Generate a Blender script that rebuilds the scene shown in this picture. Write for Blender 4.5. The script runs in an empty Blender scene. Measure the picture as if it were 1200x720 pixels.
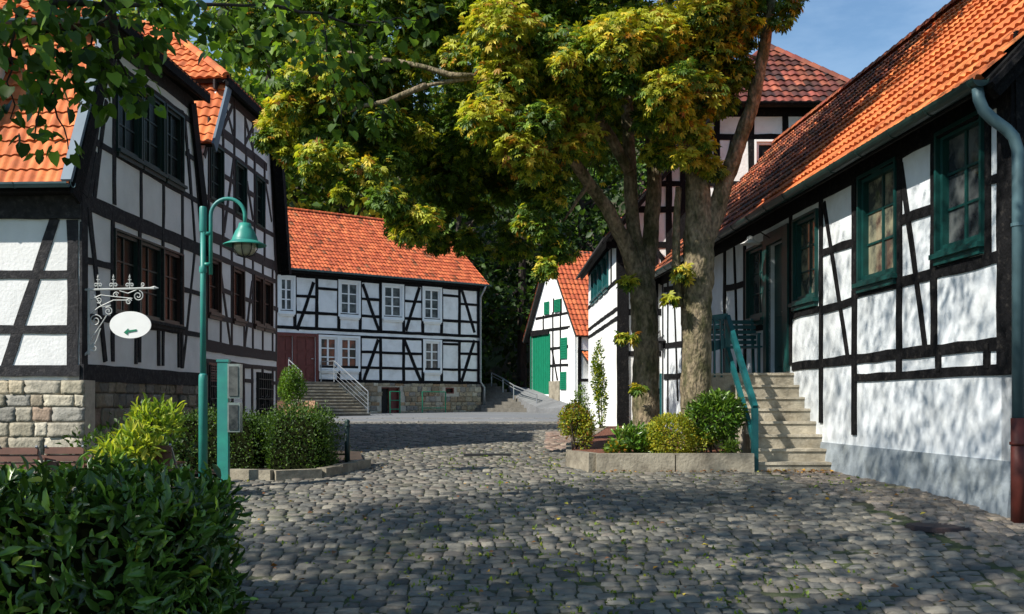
import bpy, math, random
import numpy as np
from mathutils import Vector
from mathutils.geometry import tessellate_polygon
random.seed(7); rng = np.random.default_rng(11)
S = bpy.context.scene; COL = S.collection
R = math.radians
# ------------------------------------------------------------------ camera, sky, sun, exposure
EYE = 1.6
cd = bpy.data.cameras.new("camera"); cam = bpy.data.objects.new("camera", cd); COL.objects.link(cam)
cam.location = (0, 0, EYE); cam.rotation_euler = (R(90), 0, 0)
cd.sensor_width = 36; cd.lens = 36; cd.shift_y = 0.0933; cd.clip_start = 0.05; cd.clip_end = 3000
S.camera = cam
SUN_DIR = Vector((-0.84, -0.55, 0.88)).normalized()          # towards the sun
elev = math.asin(SUN_DIR.z); azi = math.atan2(SUN_DIR.x, SUN_DIR.y)
wd = bpy.data.worlds.new("World"); S.world = wd; wd.use_nodes = True
nt = wd.node_tree; bg = nt.nodes["Background"]; bg.inputs[1].default_value = 0.095
sky = nt.nodes.new("ShaderNodeTexSky"); sky.sky_type = 'NISHITA'; sky.sun_disc = False
sky.sun_elevation = elev; sky.sun_rotation = azi; sky.altitude = 0; sky.air_density = 1.5; sky.dust_density = 0.2; sky.ozone_density = 7.0
tcw = nt.nodes.new("ShaderNodeTexCoord"); mpw = nt.nodes.new("ShaderNodeMapping"); mpw.inputs["Scale"].default_value = (1.6, 1.6, 5.0); nzw = nt.nodes.new("ShaderNodeTexNoise")
nzw.inputs["Scale"].default_value = 2.2; nzw.inputs["Detail"].default_value = 7; nzw.inputs["Roughness"].default_value = 0.6; rgw = nt.nodes.new("ShaderNodeMapRange")
rgw.inputs[1].default_value = 0.42; rgw.inputs[2].default_value = 0.78; rgw.inputs[3].default_value = 0.0; rgw.inputs[4].default_value = 0.65; mxw = nt.nodes.new("ShaderNodeMixRGB"); mxw.inputs[2].default_value = (4.6, 6.2, 8.2, 1)
nt.links.new(tcw.outputs["Generated"], mpw.inputs[0]); nt.links.new(mpw.outputs[0], nzw.inputs["Vector"]); nt.links.new(nzw.outputs["Fac"], rgw.inputs[0]); nt.links.new(rgw.outputs[0], mxw.inputs[0])
nt.links.new(sky.outputs[0], mxw.inputs[1]); nt.links.new(mxw.outputs[0], bg.inputs[0])
sl = bpy.data.lights.new("sun", 'SUN'); sl.energy = 5.0; sl.angle = R(0.5); sl.color = (1.0, 0.94, 0.84)
so = bpy.data.objects.new("sun", sl); COL.objects.link(so); so.rotation_euler = SUN_DIR.to_track_quat('Z', 'Y').to_euler()
S.view_settings.view_transform = 'Standard'; S.view_settings.look = 'None'; S.view_settings.gamma = 1
S.view_settings.use_curve_mapping = False; S.view_settings.exposure = 0.48
S.cycles.max_bounces = 6; S.cycles.diffuse_bounces = 3; S.cycles.transparent_max_bounces = 8

# ------------------------------------------------------------------ materials
def mat(name, color, rough=0.8, vary=0.0, scale=6.0, bump=0.0, bscale=30.0, attr=False, color2=None, metal=0.0, spec=0.4, trans=0.0, cscale=None, contrast=(0.35, 0.65), stretch=None):
    m = bpy.data.materials.new(name); m.use_nodes = True; n = m.node_tree.nodes; l = m.node_tree.links
    b = n["Principled BSDF"]; b.inputs["Roughness"].default_value = rough; b.inputs["Metallic"].default_value = metal
    b.inputs["Specular IOR Level"].default_value = spec
    tc = n.new("ShaderNodeTexCoord"); vec = tc.outputs["Object"]
    if stretch:
        mp = n.new("ShaderNodeMapping"); mp.inputs["Scale"].default_value = stretch; l.new(vec, mp.inputs[0]); vec = mp.outputs[0]
    if attr:
        a = n.new("ShaderNodeAttribute"); a.attribute_name = "Col"; out = a.outputs["Color"]
    else:
        a = n.new("ShaderNodeRGB"); a.outputs[0].default_value = (*color, 1); out = a.outputs[0]
    if color2:
        t = n.new("ShaderNodeTexNoise"); t.inputs["Scale"].default_value = cscale or scale; t.inputs["Detail"].default_value = 6; t.inputs["Roughness"].default_value = 0.65
        r = n.new("ShaderNodeMapRange"); r.inputs[1].default_value = contrast[0]; r.inputs[2].default_value = contrast[1]
        mx = n.new("ShaderNodeMixRGB"); mx.inputs[2].default_value = (*color2, 1)
        l.new(vec, t.inputs["Vector"]); l.new(t.outputs["Fac"], r.inputs[0]); l.new(r.outputs[0], mx.inputs[0]); l.new(out, mx.inputs[1]); out = mx.outputs[0]
    if vary > 0:
        t = n.new("ShaderNodeTexNoise"); t.inputs["Scale"].default_value = scale; t.inputs["Detail"].default_value = 5
        r = n.new("ShaderNodeMapRange"); r.inputs[1].default_value = 0.3; r.inputs[2].default_value = 0.7; r.inputs[3].default_value = 1 - vary; r.inputs[4].default_value = 1 + vary
        mx = n.new("ShaderNodeMixRGB"); mx.blend_type = 'MULTIPLY'; mx.inputs[0].default_value = 1
        l.new(vec, t.inputs["Vector"]); l.new(t.outputs["Fac"], r.inputs[0]); l.new(out, mx.inputs[1]); l.new(r.outputs[0], mx.inputs[2]); out = mx.outputs[0]
    l.new(out, b.inputs["Base Color"])
    if bump > 0:
        t = n.new("ShaderNodeTexNoise"); t.inputs["Scale"].default_value = bscale; t.inputs["Detail"].default_value = 6
        bp = n.new("ShaderNodeBump"); bp.inputs["Strength"].default_value = bump; bp.inputs["Distance"].default_value = 0.05 if "bark" in name else 0.02
        l.new(vec, t.inputs["Vector"]); l.new(t.outputs["Fac"], bp.inputs["Height"]); l.new(bp.outputs[0], b.inputs["Normal"])
    if trans > 0:
        tr = n.new("ShaderNodeBsdfTranslucent"); ms = n.new("ShaderNodeMixShader"); ms.inputs[0].default_value = trans
        g = n.new("ShaderNodeMixRGB"); g.blend_type = 'MULTIPLY'; g.inputs[0].default_value = 1; g.inputs[2].default_value = (1.5, 1.5, 0.6, 1)
        l.new(out, g.inputs[1]); l.new(g.outputs[0], tr.inputs[0])
        l.new(b.outputs[0], ms.inputs[1]); l.new(tr.outputs[0], ms.inputs[2]); l.new(ms.outputs[0], n["Material Output"].inputs[0])
    return m

def glass_mat(name, c1, c2, s):
    return mat(name, c1, rough=0.06, color2=c2, cscale=s, contrast=(0.42, 0.58), spec=0.28)
M = dict(
    wteal=mat("dark_teal_paint", (0.004, 0.046, 0.042), 0.45, vary=0.25, scale=5, bump=0.15, bscale=50),
    plaster=mat("plaster", (0.80, 0.81, 0.80), 0.9, vary=0.05, scale=2.5, bump=0.55, bscale=14, color2=(0.58, 0.57, 0.54), cscale=1.6, contrast=(0.48, 0.78)),
    plaster_blue=mat("plaster_cool", (0.76, 0.77, 0.77), 0.9, vary=0.06, scale=2.5, bump=0.4, bscale=20, color2=(0.64, 0.65, 0.64), cscale=1.0, contrast=(0.4, 0.75)),
    plaster_rough=mat("plaster_rough", (0.68, 0.72, 0.75), 0.92, vary=0.08, scale=3, bump=1.0, bscale=7, color2=(0.55, 0.57, 0.57), cscale=1.8, contrast=(0.46, 0.8)),
    plinth=mat("plinth_paint", (0.29, 0.33, 0.36), 0.9, vary=0.12, scale=3, bump=0.6, bscale=20, color2=(0.2, 0.22, 0.21), cscale=1.6, contrast=(0.45, 0.75)),
    black=mat("black_timber", (0.008, 0.008, 0.009), 0.85, vary=0.3, scale=9, bump=0.8, bscale=30, color2=(0.05, 0.045, 0.04), cscale=12, contrast=(0.55, 0.8), spec=0.12),
    grey_timber=mat("weathered_timber", (0.026, 0.026, 0.029), 0.8, vary=0.3, scale=9, bump=0.6, bscale=40, color2=(0.075, 0.07, 0.07), cscale=14, contrast=(0.5, 0.8), spec=0.15),
    brown=mat("brown_timber", (0.065, 0.042, 0.04), 0.8, vary=0.3, scale=9, bump=0.5, bscale=40, color2=(0.035, 0.03, 0.03), cscale=9, spec=0.3),
    tile=mat("clay_tiles", (0, 0, 0), 0.75, attr=True, vary=0.22, scale=5, color2=(0.11, 0.05, 0.03), cscale=1.6, contrast=(0.56, 0.85), bump=0.2, bscale=60, spec=0.3),
    deck=mat("roof_boards", (0.02, 0.019, 0.018), 0.9, vary=0.3, scale=8),
    stone=mat("rubble_stone", (0, 0, 0), 0.9, attr=True, vary=0.22, scale=14, bump=0.9, bscale=22, spec=0.25),
    mortar=mat("mortar", (0.46, 0.42, 0.34), 0.95, vary=0.15, scale=9, bump=0.6, bscale=40),
    mortar_shaded=mat("mortar_shaded", (0.16, 0.15, 0.13), 0.95, vary=0.2, scale=9, bump=0.6, bscale=40),
    teal=mat("teal_paint", (0.008, 0.085, 0.092), 0.42, vary=0.2, scale=5, bump=0.15, bscale=50),
    lampgreen=mat("lamp_green_paint", (0.03, 0.26, 0.20), 0.42, vary=0.12, scale=6, color2=(0.03, 0.17, 0.17), cscale=2.5),
    green=mat("green_paint", (0.006, 0.17, 0.09), 0.5, vary=0.1, scale=4),
    dkgreen=mat("dark_green_paint", (0.012, 0.032, 0.028), 0.45, vary=0.2, scale=5),
    redbrown=mat("red_brown_paint", (0.13, 0.028, 0.022), 0.55, vary=0.2, scale=6),
    brownpaint=mat("brown_paint", (0.045, 0.022, 0.018), 0.5, vary=0.2, scale=6),
    white=mat("white_paint", (0.78, 0.79, 0.78), 0.5, vary=0.04, scale=5),
    zinc=mat("zinc", (0.07, 0.13, 0.15), 0.55, vary=0.2, scale=4, metal=0.2),
    flashing=mat("lead_flashing", (0.12, 0.17, 0.22), 0.6, vary=0.15, scale=3),
    steel=mat("galvanised_steel", (0.32, 0.34, 0.36), 0.4, vary=0.08, scale=8, metal=0.6),
    iron=mat("wrought_iron", (0.02, 0.02, 0.022), 0.55),
    silver=mat("silver_painted_iron", (0.45, 0.47, 0.46), 0.5, vary=0.1, scale=20),
    redpaint=mat("rusty_paint", (0.09, 0.018, 0.012), 0.6, vary=0.3, scale=8),
    gl_dark=mat("dark_glass", (0.006, 0.007, 0.008), rough=0.25, color2=(0.016, 0.02, 0.019), cscale=3, spec=0.12),
    gl_mid=glass_mat("curtain_reflection_glass", (0.02, 0.025, 0.03), (0.10, 0.11, 0.11), 2.2),  # mottling stands for curtains and for pale reflections painted into the pane
    gl_warm=glass_mat("warm_reflection_glass", (0.05, 0.052, 0.045), (0.26, 0.25, 0.17), 2.6),  # yellowish curtain and reflection tones painted into the pane
    gl_red=glass_mat("red_reflection_glass", (0.02, 0.02, 0.02), (0.22, 0.06, 0.035), 1.6),  # brick-red reflection painted into the pane colour
    step=mat("concrete_steps", (0.40, 0.36, 0.28), 0.92, vary=0.28, scale=5, bump=0.7, bscale=24, color2=(0.20, 0.17, 0.12), cscale=2.6, contrast=(0.45, 0.7)),
    darkstep=mat("old_stone_steps", (0.14, 0.13, 0.11), 0.92, vary=0.25, scale=6, bump=0.6, bscale=30),
    kerb=mat("kerb_stone", (0.29, 0.26, 0.20), 0.9, vary=0.22, scale=5, bump=0.6, bscale=25, color2=(0.14, 0.12, 0.09), cscale=3, contrast=(0.45, 0.7)),
    cobble=mat("cobble_stone", (0, 0, 0), 0.62, attr=True, vary=0.16, scale=14, bump=0.45, bscale=30, color2=(0.055, 0.075, 0.025), cscale=0.9, contrast=(0.60, 0.85), spec=0.35),
    joint=mat("joint_soil", (0.05, 0.046, 0.036), 0.95, vary=0.3, scale=6, color2=(0.04, 0.06, 0.015), cscale=1.2, bump=0.5, bscale=60),
    soil=mat("soil", (0.05, 0.034, 0.024), 0.95, vary=0.3, scale=8, bump=0.8, bscale=20),
    redsoil=mat("red_bark_mulch", (0.16, 0.06, 0.035), 0.95, vary=0.4, scale=14, bump=0.8, bscale=30),
    road=mat("fine_paving", (0.20, 0.205, 0.21), 0.85, vary=0.14, scale=9, bump=0.5, bscale=35, color2=(0.13, 0.135, 0.14), cscale=1.0, stretch=(0.3, 1.4, 1)),
    hill=mat("forest_floor", (0.035, 0.04, 0.016), 0.95, vary=0.4, scale=1.2, color2=(0.05, 0.034, 0.018), cscale=0.5),
    meadow=mat("ground_grass", (0.05, 0.07, 0.025), 0.95, vary=0.3, scale=2),
    bark=mat("chestnut_bark", (0.24, 0.19, 0.125), 0.95, vary=0.55, scale=22, bump=1.0, bscale=24, color2=(0.08, 0.075, 0.035), cscale=4.5, contrast=(0.42, 0.60), stretch=(1, 1, 0.55)),
    darkbark=mat("dark_bark", (0.045, 0.036, 0.028), 0.95, vary=0.3, scale=8, bump=0.9, bscale=18, stretch=(1, 1, 0.4)),
    leaf=mat("leaves", (0, 0, 0), 0.5, attr=True, trans=0.38, spec=0.35),
    gloss=mat("glossy_leaves", (0, 0, 0), 0.28, attr=True, trans=0.18, spec=0.5),
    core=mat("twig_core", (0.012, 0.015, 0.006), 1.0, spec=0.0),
    wood=mat("brown_wood_slats", (0.10, 0.038, 0.022), 0.5, vary=0.25, scale=10),
    brickpaver=mat("paver", (0, 0, 0), 0.85, attr=True, vary=0.15, scale=18, bump=0.3, bscale=40),
    dry=mat("dry_leaf", (0, 0, 0), 0.8, attr=True, trans=0.1),
    lampglass=mat("frosted_lamp_glass", (0.30, 0.30, 0.22), 0.15, spec=0.7),
    cabinet=mat("pale_cabinet", (0.22, 0.26, 0.25), 0.3, vary=0.15, scale=6, color2=(0.10, 0.14, 0.14), cscale=5),
)

# ------------------------------------------------------------------ building blocks
WL = {}
def wloc(o): return WL.get(o.name, Vector((0, 0, 0)))
class MB:
    def __init__(s): s.v = []; s.f = []; s.c = []
    def add(s, vs, fs, col=None):
        b = len(s.v); s.v += [tuple(p) for p in vs]; s.f += [tuple(b + i for i in f) for f in fs]
        s.c += [col or (0.5, 0.5, 0.5)] * len(vs)
    def hexa(s, p, col=None):           # 8 points: 0-3 one face, 4-7 the opposite
        s.add(p, [(0, 3, 2, 1), (4, 5, 6, 7), (0, 1, 5, 4), (1, 2, 6, 5), (2, 3, 7, 6), (3, 0, 4, 7)], col)
    def box(s, c, d, rz=0, col=None, tilt=None):
        hx, hy, hz = d[0] / 2, d[1] / 2, d[2] / 2; cs, sn = math.cos(rz), math.sin(rz); P = []
        for z in (-hz, hz):
            for x, y in ((-hx, -hy), (hx, -hy), (hx, hy), (-hx, hy)):
                zz = z; yy = y
                if tilt: yy = y * math.cos(tilt) - z * math.sin(tilt); zz = y * math.sin(tilt) + z * math.cos(tilt)
                P.append((c[0] + x * cs - yy * sn, c[1] + x * sn + yy * cs, c[2] + zz))
        s.hexa(P, col)
    def bar(s, a, b, w, h=None, up=(0, 0, 1), col=None):
        a = Vector(a); b = Vector(b); d = (b - a).normalized(); upv = Vector(up)
        if abs(d.dot(upv)) > 0.99: upv = Vector((0, 1, 0))
        x = d.cross(upv).normalized() * (w / 2); y = x.cross(d).normalized() * ((h or w) / 2)
        s.hexa([a - x - y, a + x - y, a + x + y, a - x + y, b - x - y, b + x - y, b + x + y, b - x + y], col)
    def tube(s, pts, r, n=8, cap=True, jit=0.0, col=None):
        pts = [Vector(p) for p in pts]; k = len(pts); rs = r if isinstance(r, (list, tuple)) else [r] * k
        V = []; ref = None
        for i, p in enumerate(pts):
            t = (pts[min(i + 1, k - 1)] - pts[max(i - 1, 0)]).normalized()
            if ref is None: ref = t.orthogonal().normalized()
            ref = (ref - t * ref.dot(t)).normalized(); bi = t.cross(ref)
            for j in range(n):
                a = 2 * math.pi * j / n
                rr = rs[i] * (1 + jit * (math.sin(j * 2.3 + i * 0.7) * 0.5 + random.uniform(-0.5, 0.5)))
                V.append(p + (ref * math.cos(a) + bi * math.sin(a)) * rr)
        F = [(i * n + j, i * n + (j + 1) % n, (i + 1) * n + (j + 1) % n, (i + 1) * n + j) for i in range(k - 1) for j in range(n)]
        if cap: F += [tuple(range(n - 1, -1, -1)), tuple((k - 1) * n + j for j in range(n))]
        s.add(V, F, col)
    def lathe(s, c, prof, n=20, col=None):
        V = [(c[0] + r * math.cos(2 * math.pi * j / n), c[1] + r * math.sin(2 * math.pi * j / n), c[2] + z) for r, z in prof for j in range(n)]
        F = [(i * n + j, i * n + (j + 1) % n, (i + 1) * n + (j + 1) % n, (i + 1) * n + j) for i in range(len(prof) - 1) for j in range(n)]
        s.add(V, F, col)
    def prism(s, poly, n, depth, col=None):      # planar world polygon extruded by -n*depth
        poly = [Vector(p) for p in poly]; n = Vector(n).normalized(); k = len(poly)
        tri = tessellate_polygon([poly]); b = [p - n * depth for p in poly]
        F = [tuple(t) for t in tri] + [tuple(i + k for i in reversed(t)) for t in tri] + [(i, i + k, (i + 1) % k + k, (i + 1) % k) for i in range(k)]
        s.add(poly + b, F, col)
    def build(s, name, m, parent=None, smooth=False):
        if not s.v: return None
        V = [Vector(p) for p in s.v]
        if parent is not None: org = wloc(parent)
        else:
            xs = [p[0] for p in V]; ys = [p[1] for p in V]; zs = [p[2] for p in V]
            org = Vector(((min(xs) + max(xs)) / 2, (min(ys) + max(ys)) / 2, min(zs)))
        me = bpy.data.meshes.new(name); me.from_pydata([tuple(p - org) for p in V], [], s.f)
        a = me.color_attributes.new("Col", 'FLOAT_COLOR', 'POINT')
        arr = np.ones((len(V), 4), np.float32); arr[:, :3] = np.array(s.c, np.float32); a.data.foreach_set("color", arr.ravel())
        me.materials.append(m)
        if smooth: me.polygons.foreach_set("use_smooth", [True] * len(me.polygons))
        me.update()
        o = bpy.data.objects.new(name, me); COL.objects.link(o)
        if parent is not None:
            o.parent = parent; WL[o.name] = org.copy()
        else: o.location = org; WL[o.name] = org.copy()
        return o
def np_mesh(name, V, F, C, m, parent=None, smooth=False):
    V = np.asarray(V, np.float64); F = np.asarray(F, np.int32); k = F.shape[1]
    org = np.array(wloc(parent)) if parent is not None else np.array([(V[:, 0].min() + V[:, 0].max()) / 2, (V[:, 1].min() + V[:, 1].max()) / 2, V[:, 2].min()])
    me = bpy.data.meshes.new(name); me.vertices.add(len(V)); me.vertices.foreach_set("co", (V - org).astype(np.float32).ravel())
    me.loops.add(F.size); me.loops.foreach_set("vertex_index", F.ravel())
    me.polygons.add(len(F)); me.polygons.foreach_set("loop_start", np.arange(0, F.size, k, dtype=np.int32))
    me.update(calc_edges=True)
    a = me.color_attributes.new("Col", 'FLOAT_COLOR', 'POINT'); arr = np.ones((len(V), 4), np.float32); arr[:, :3] = C; a.data.foreach_set("color", arr.ravel())
    me.materials.append(m)
    if smooth: me.polygons.foreach_set("use_smooth", [True] * len(F))
    o = bpy.data.objects.new(name, me); COL.objects.link(o)
    if parent is not None: o.parent = parent
    else: o.location = org
    WL[o.name] = Vector(org); return o
def tag(o, label, cat, group=None, kind=None):
    if label: o["label"] = label
    if cat: o["category"] = cat
    if group: o["group"] = group
    if kind: o["kind"] = kind
    return o
def thing(name, loc, label, cat, group=None):
    o = bpy.data.objects.new(name, None); COL.objects.link(o); o.location = loc; o.empty_display_size = 0.3
    WL[o.name] = Vector(loc); return tag(o, label, cat, group)
def struct(o): o["kind"] = "structure"; return o
def copy_tree(o, dloc, label=None):
    c = o.copy(); COL.objects.link(c); c.location = o.location + Vector(dloc); WL[c.name] = wloc(o) + Vector(dloc)
    if label: c["label"] = label
    for ch in [x for x in bpy.data.objects if x.parent == o]:
        d = ch.copy(); COL.objects.link(d); d.parent = c
        for g in [x for x in bpy.data.objects if x.parent == ch]:
            e = g.copy(); COL.objects.link(e); e.parent = d
    return c
# site survey helper: bearing of a point seen from the survey station at the eye height
def at(x, y, D): return Vector(((x - 600) / 1200 * D, D, EYE + (472 - y) / 1200 * D))
GK = ([-60, 5, 7, 8.5, 10, 12, 15, 20, 27, 35, 44, 60], [0, 0, .06, .24, .41, .55, .65, .78, .90, 1.0, 1.07, 1.3])
def gz(x, y):
    g = np.interp(y, GK[0], GK[1]) * 0.5 + (np.interp(np.asarray(y) - 0.7, GK[0], GK[1]) + np.interp(np.asarray(y) + 0.7, GK[0], GK[1])) * 0.25
    w = np.clip((np.asarray(x) - 2.8) / 1.6, 0, 1); return g + 0.07 * w * np.clip((14 - np.asarray(y)) / 3, 0, 1)

class Wall:
    def __init__(s, O, d, n):
        s.O = Vector((O[0], O[1], 0)); s.d = Vector((d[0], d[1], 0)).normalized(); s.n = Vector((n[0], n[1], 0)).normalized(); s.k = 0
    def uz(s, px, py):
        r = Vector(((px - 600) / 1200, 1, (472 - py) / 1200)); t = s.O.dot(s.n) / r.dot(s.n); p = r * t
        return ((p - s.O).dot(s.d), p.z + EYE)
    def u(s, px): return s.uz(px, 400)[0]
    def P(s, u, z, off=0): p = s.O + s.d * u + s.n * off; return Vector((p.x, p.y, z))
    def wall(s, outline, holes, name, m, parent, thick=0.22):
        loops = [outline] + [[(a, b), (a, d), (c, d), (c, b)] for a, b, c, d in holes]
        pts = [q for L in loops for q in L]
        tri = tessellate_polygon([[Vector((u, z, 0)) for u, z in L] for L in loops])
        mb = MB(); F = [tuple(t) for t in tri]
        mb.add([s.P(u, z) for u, z in pts], F); mb.add([s.P(u, z, -thick) for u, z in pts], F)
        for L in loops:
            k = len(L); V = [s.P(u, z) for u, z in L] + [s.P(u, z, -thick) for u, z in L]
            mb.add(V, [(i, (i + 1) % k, (i + 1) % k + k, i + k) for i in range(k)])
        return mb.build(name, m, parent)
    def beam(s, mb, a, b, w, proud=0.016, jit=0.010):
        s.k += 1; pr = proud + (s.k % 17) * 0.0009
        a = Vector((a[0], a[1])); b = Vector((b[0], b[1])); d = b - a; L = d.length
        if L < 1e-4: return
        d /= L; nn = Vector((-d.y, d.x)); k = max(1, int(L / 0.35)); le = []; ri = []
        bow = random.uniform(-1, 1) * 0.012
        for i in range(k + 1):
            c = a + d * (L * i / k) + nn * (bow * math.sin(math.pi * i / k))
            le.append(c + nn * (w / 2 + random.uniform(-jit, jit))); ri.append(c - nn * (w / 2 + random.uniform(-jit, jit)))
        for i in range(k):
            q = [ri[i], ri[i + 1], le[i + 1], le[i]]
            mb.hexa([s.P(p.x, p.y, -0.02) for p in q] + [s.P(p.x, p.y, pr) for p in q])
    def pb(s, mb, p0, p1, w, **k): s.beam(mb, s.uz(*p0), s.uz(*p1), w, **k)
    def rect(s, mb, u0, z0, u1, z1, o0, o1):
        q = [(u0, z0), (u1, z0), (u1, z1), (u0, z1)]; mb.hexa([s.P(u, z, o0) for u, z in q] + [s.P(u, z, o1) for u, z in q])
    def window(s, r, parent, frame, pane, nx=2, nz=3, fw=0.07, mw=0.03, case=0.0, depth=0.07, sill=None, casem=None, open_=False, label=None, casts=None):
        u0, z0, u1, z1 = r; fr = MB()
        for a in ((u0, z0, u0 + fw, z1), (u1 - fw, z0, u1, z1), (u0 + fw, z0, u1 - fw, z0 + fw), (u0 + fw, z1 - fw, u1 - fw, z1)): s.rect(fr, *a, -depth - 0.03, -0.005)
        iu0, iu1, iz0, iz1 = u0 + fw, u1 - fw, z0 + fw, z1 - fw
        for i in range(1, nx):
            c = iu0 + (iu1 - iu0) * i / nx; w = mw * (1.7 if (nx % 2 == 0 and i == nx // 2) else 1); s.rect(fr, c - w / 2, iz0, c + w / 2, iz1, -depth - 0.015, -depth + 0.022)
        for i in range(1, nz):
            c = iz0 + (iz1 - iz0) * i / nz; s.rect(fr, iu0, c - mw / 2, iu1, c + mw / 2, -depth - 0.013, -depth + 0.018)
        if case:
            for a in ((u0 - case, z0 - case, u0 + 0.002, z1 + case), (u1 - 0.002, z0 - case, u1 + case, z1 + case), (u0, z0 - case, u1, z0 + 0.002), (u0, z1 - 0.002, u1, z1 + case)): s.rect(fr, *a, -0.02, 0.047)
        f = fr.build("window", frame, parent)
        if label: f["label"] = label
        pn = MB(); s.rect(pn, iu0 - 0.01, iz0 - 0.01, iu1 + 0.01, iz1 + 0.01, -depth - 0.012, -depth); pn.build("pane", pane, f)
        if sill is not None:
            sm = MB(); s.rect(sm, u0 - 0.06, z0 - 0.05 - case, u1 + 0.06, z0 - case + 0.004, -0.02, 0.10); s.rect(sm, u0 - 0.03, z0 - 0.12 - case, u1 + 0.03, z0 - case - 0.05, -0.02, 0.06); sm.build("sill", sill, f)
        return f

def tiles(name, poly, parent, pal, tw=0.2, rh=0.3, wave=0.028, lift=0.035, deckname="roof_deck", ns=6, deck=0.10, old=0.0, moss_shade=None):
    P = [Vector(p) for p in poly]; A, B = P[0], P[1]; u = (B - A).normalized(); n = u.cross(P[2] - A).normalized()
    if n.z < 0: n = -n
    s = n.cross(u).normalized()
    if s.z < 0: s = -s
    q = [((p - A).dot(u), (p - A).dot(s)) for p in P]; smax = max(b for a, b in q)
    def rngu(t):
        xs = []
        for i in range(len(q)):
            (a, b), (c, d) = q[i], q[(i + 1) % len(q)]
            if abs(d - b) < 1e-6:
                if abs(t - b) < 1e-3: xs += [a, c]
            elif min(b, d) - 1e-6 <= t <= max(b, d) + 1e-6: xs.append(a + (c - a) * (t - b) / (d - b))
        return (min(xs), max(xs)) if xs else None
    rows = max(1, round(smax / rh)); h = smax / rows
    umin = min(a for a, b in q); umax = max(a for a, b in q); st = tw / ns; ug = np.arange(math.floor(umin / st), math.ceil(umax / st) + 1) * st
    ph = (ug / tw) % 1.0; prof = wave * np.where(ph < 0.65, np.sin(np.pi * ph / 0.65), -0.45 * np.sin(np.pi * (ph - 0.65) / 0.35))
    V = []; F = []; C = []; base = 0; un, sn, nn, An = map(np.array, (u, s, n, A)); pal = np.array(pal)
    for i in range(rows):
        t0, t1 = i * h, (i + 1) * h
        r0, r1 = rngu(t0 + 1e-4), rngu(t1 - 1e-4)
        if not r0 or not r1: continue
        sel = (ug >= min(r0[0], r1[0]) - st) & (ug <= max(r0[1], r1[1]) + st); g = ug[sel]; pf = prof[sel]; k = len(g)
        if k < 2: continue
        g0 = np.clip(g, *r0); g1 = np.clip(g, *r1)
        ti = np.floor((g + 1e-6) / tw).astype(int); ti -= ti.min(); nt_ = ti.max() + 1
        cc = pal[rng.integers(0, len(pal), nt_)] * (1 + rng.normal(0, 0.07 + old, (nt_, 1)))
        if moss_shade is not None: mk = rng.random(nt_) < moss_shade; cc[mk] *= np.array([0.4, 0.6, 0.7])  # random dark tiles: moss, plus painted tree shade on the old right roof
        jl = rng.normal(0, 0.004, nt_)[ti]
        sag = 0.0
        a = An + np.outer(g0, un) + t0 * sn + np.outer(pf + lift + jl, nn) - 0.02 * sn
        b = An + np.outer(g1, un) + t1 * sn + np.outer(pf * 0.9 + 0.004 + jl, nn)
        c = An + np.outer(g0, un) + t0 * sn + np.outer(pf * 0.3 - 0.01, nn) - 0.018 * sn
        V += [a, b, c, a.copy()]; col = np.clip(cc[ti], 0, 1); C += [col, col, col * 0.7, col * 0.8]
        j = np.arange(k - 1)
        F.append(np.stack([base + j, base + j + 1, base + k + j + 1, base + k + j], 1))
        F.append(np.stack([base + 2 * k + j, base + 2 * k + j + 1, base + 3 * k + j + 1, base + 3 * k + j], 1)); base += 4 * k
    o = np_mesh(name, np.concatenate(V), np.concatenate(F), np.concatenate(C), M['tile'], parent)
    mb = MB(); mb.prism([p - n * 0.025 for p in P], n, deck); mb.build(deckname, M['deck'], parent)
    return o, n
def ridge(a, b, parent, pal, r=0.11, seg=0.32, name="ridge_tiles"):
    a = Vector(a); b = Vector(b); d = b - a; L = d.length; d.normalize(); k = max(1, int(L / seg)); side = d.cross(Vector((0, 0, 1))).normalized(); up = side.cross(d)
    mb = MB()
    for i in range(k):
        p0 = a + d * (L * i / k); p1 = a + d * (L * (i + 1) / k + 0.03); c = random.choice(pal); c = tuple(x * random.uniform(0.85, 1.1) for x in c); V = []
        for p, rr in ((p0, r), (p1, r * 0.85)):
            for j in range(7):
                t = math.pi * j / 6; V.append(p + side * math.cos(t) * rr + up * (math.sin(t) * rr - 0.02))
        mb.add(V, [(j, j + 1, j + 8, j + 7) for j in range(6)] + [tuple(range(7)), tuple(range(7, 14))], c)
    return mb.build(name, M['tile'], parent)
def gutter(a, b, parent, m, r=0.075, name="gutter"):
    a = Vector(a); b = Vector(b); d = (b - a).normalized(); side = d.cross(Vector((0, 0, 1))).normalized(); mb = MB(); V = []
    for p in (a, b):
        for j in range(9):
            t = math.pi * (1 + j / 8); V.append(p + side * math.cos(t) * r + Vector((0, 0, math.sin(t) * r)))
        V.append(p + side * r * 0.8 - Vector((0, 0, r * 0.25))); V.append(p - side * r * 0.8 - Vector((0, 0, r * 0.25)))
    mb.add(V, [(j, j + 1, j + 12, j + 11) for j in range(8)] + [(8, 9, 20, 19), (9, 10, 21, 20), (10, 0, 11, 21), tuple(range(11)), tuple(range(21, 10, -1))])
    L = (b - a).length; k = int(L / 0.9)
    for i in range(k + 1):
        p = a + d * (0.1 + i * 0.9)
        mb.tube([p + side * (r + 0.006) * math.cos(t) + Vector((0, 0, (r + 0.006) * math.sin(t))) for t in [math.pi * (1 + q / 6) for q in range(7)]], 0.006, 4)
    return mb.build(name, m, parent)
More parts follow.
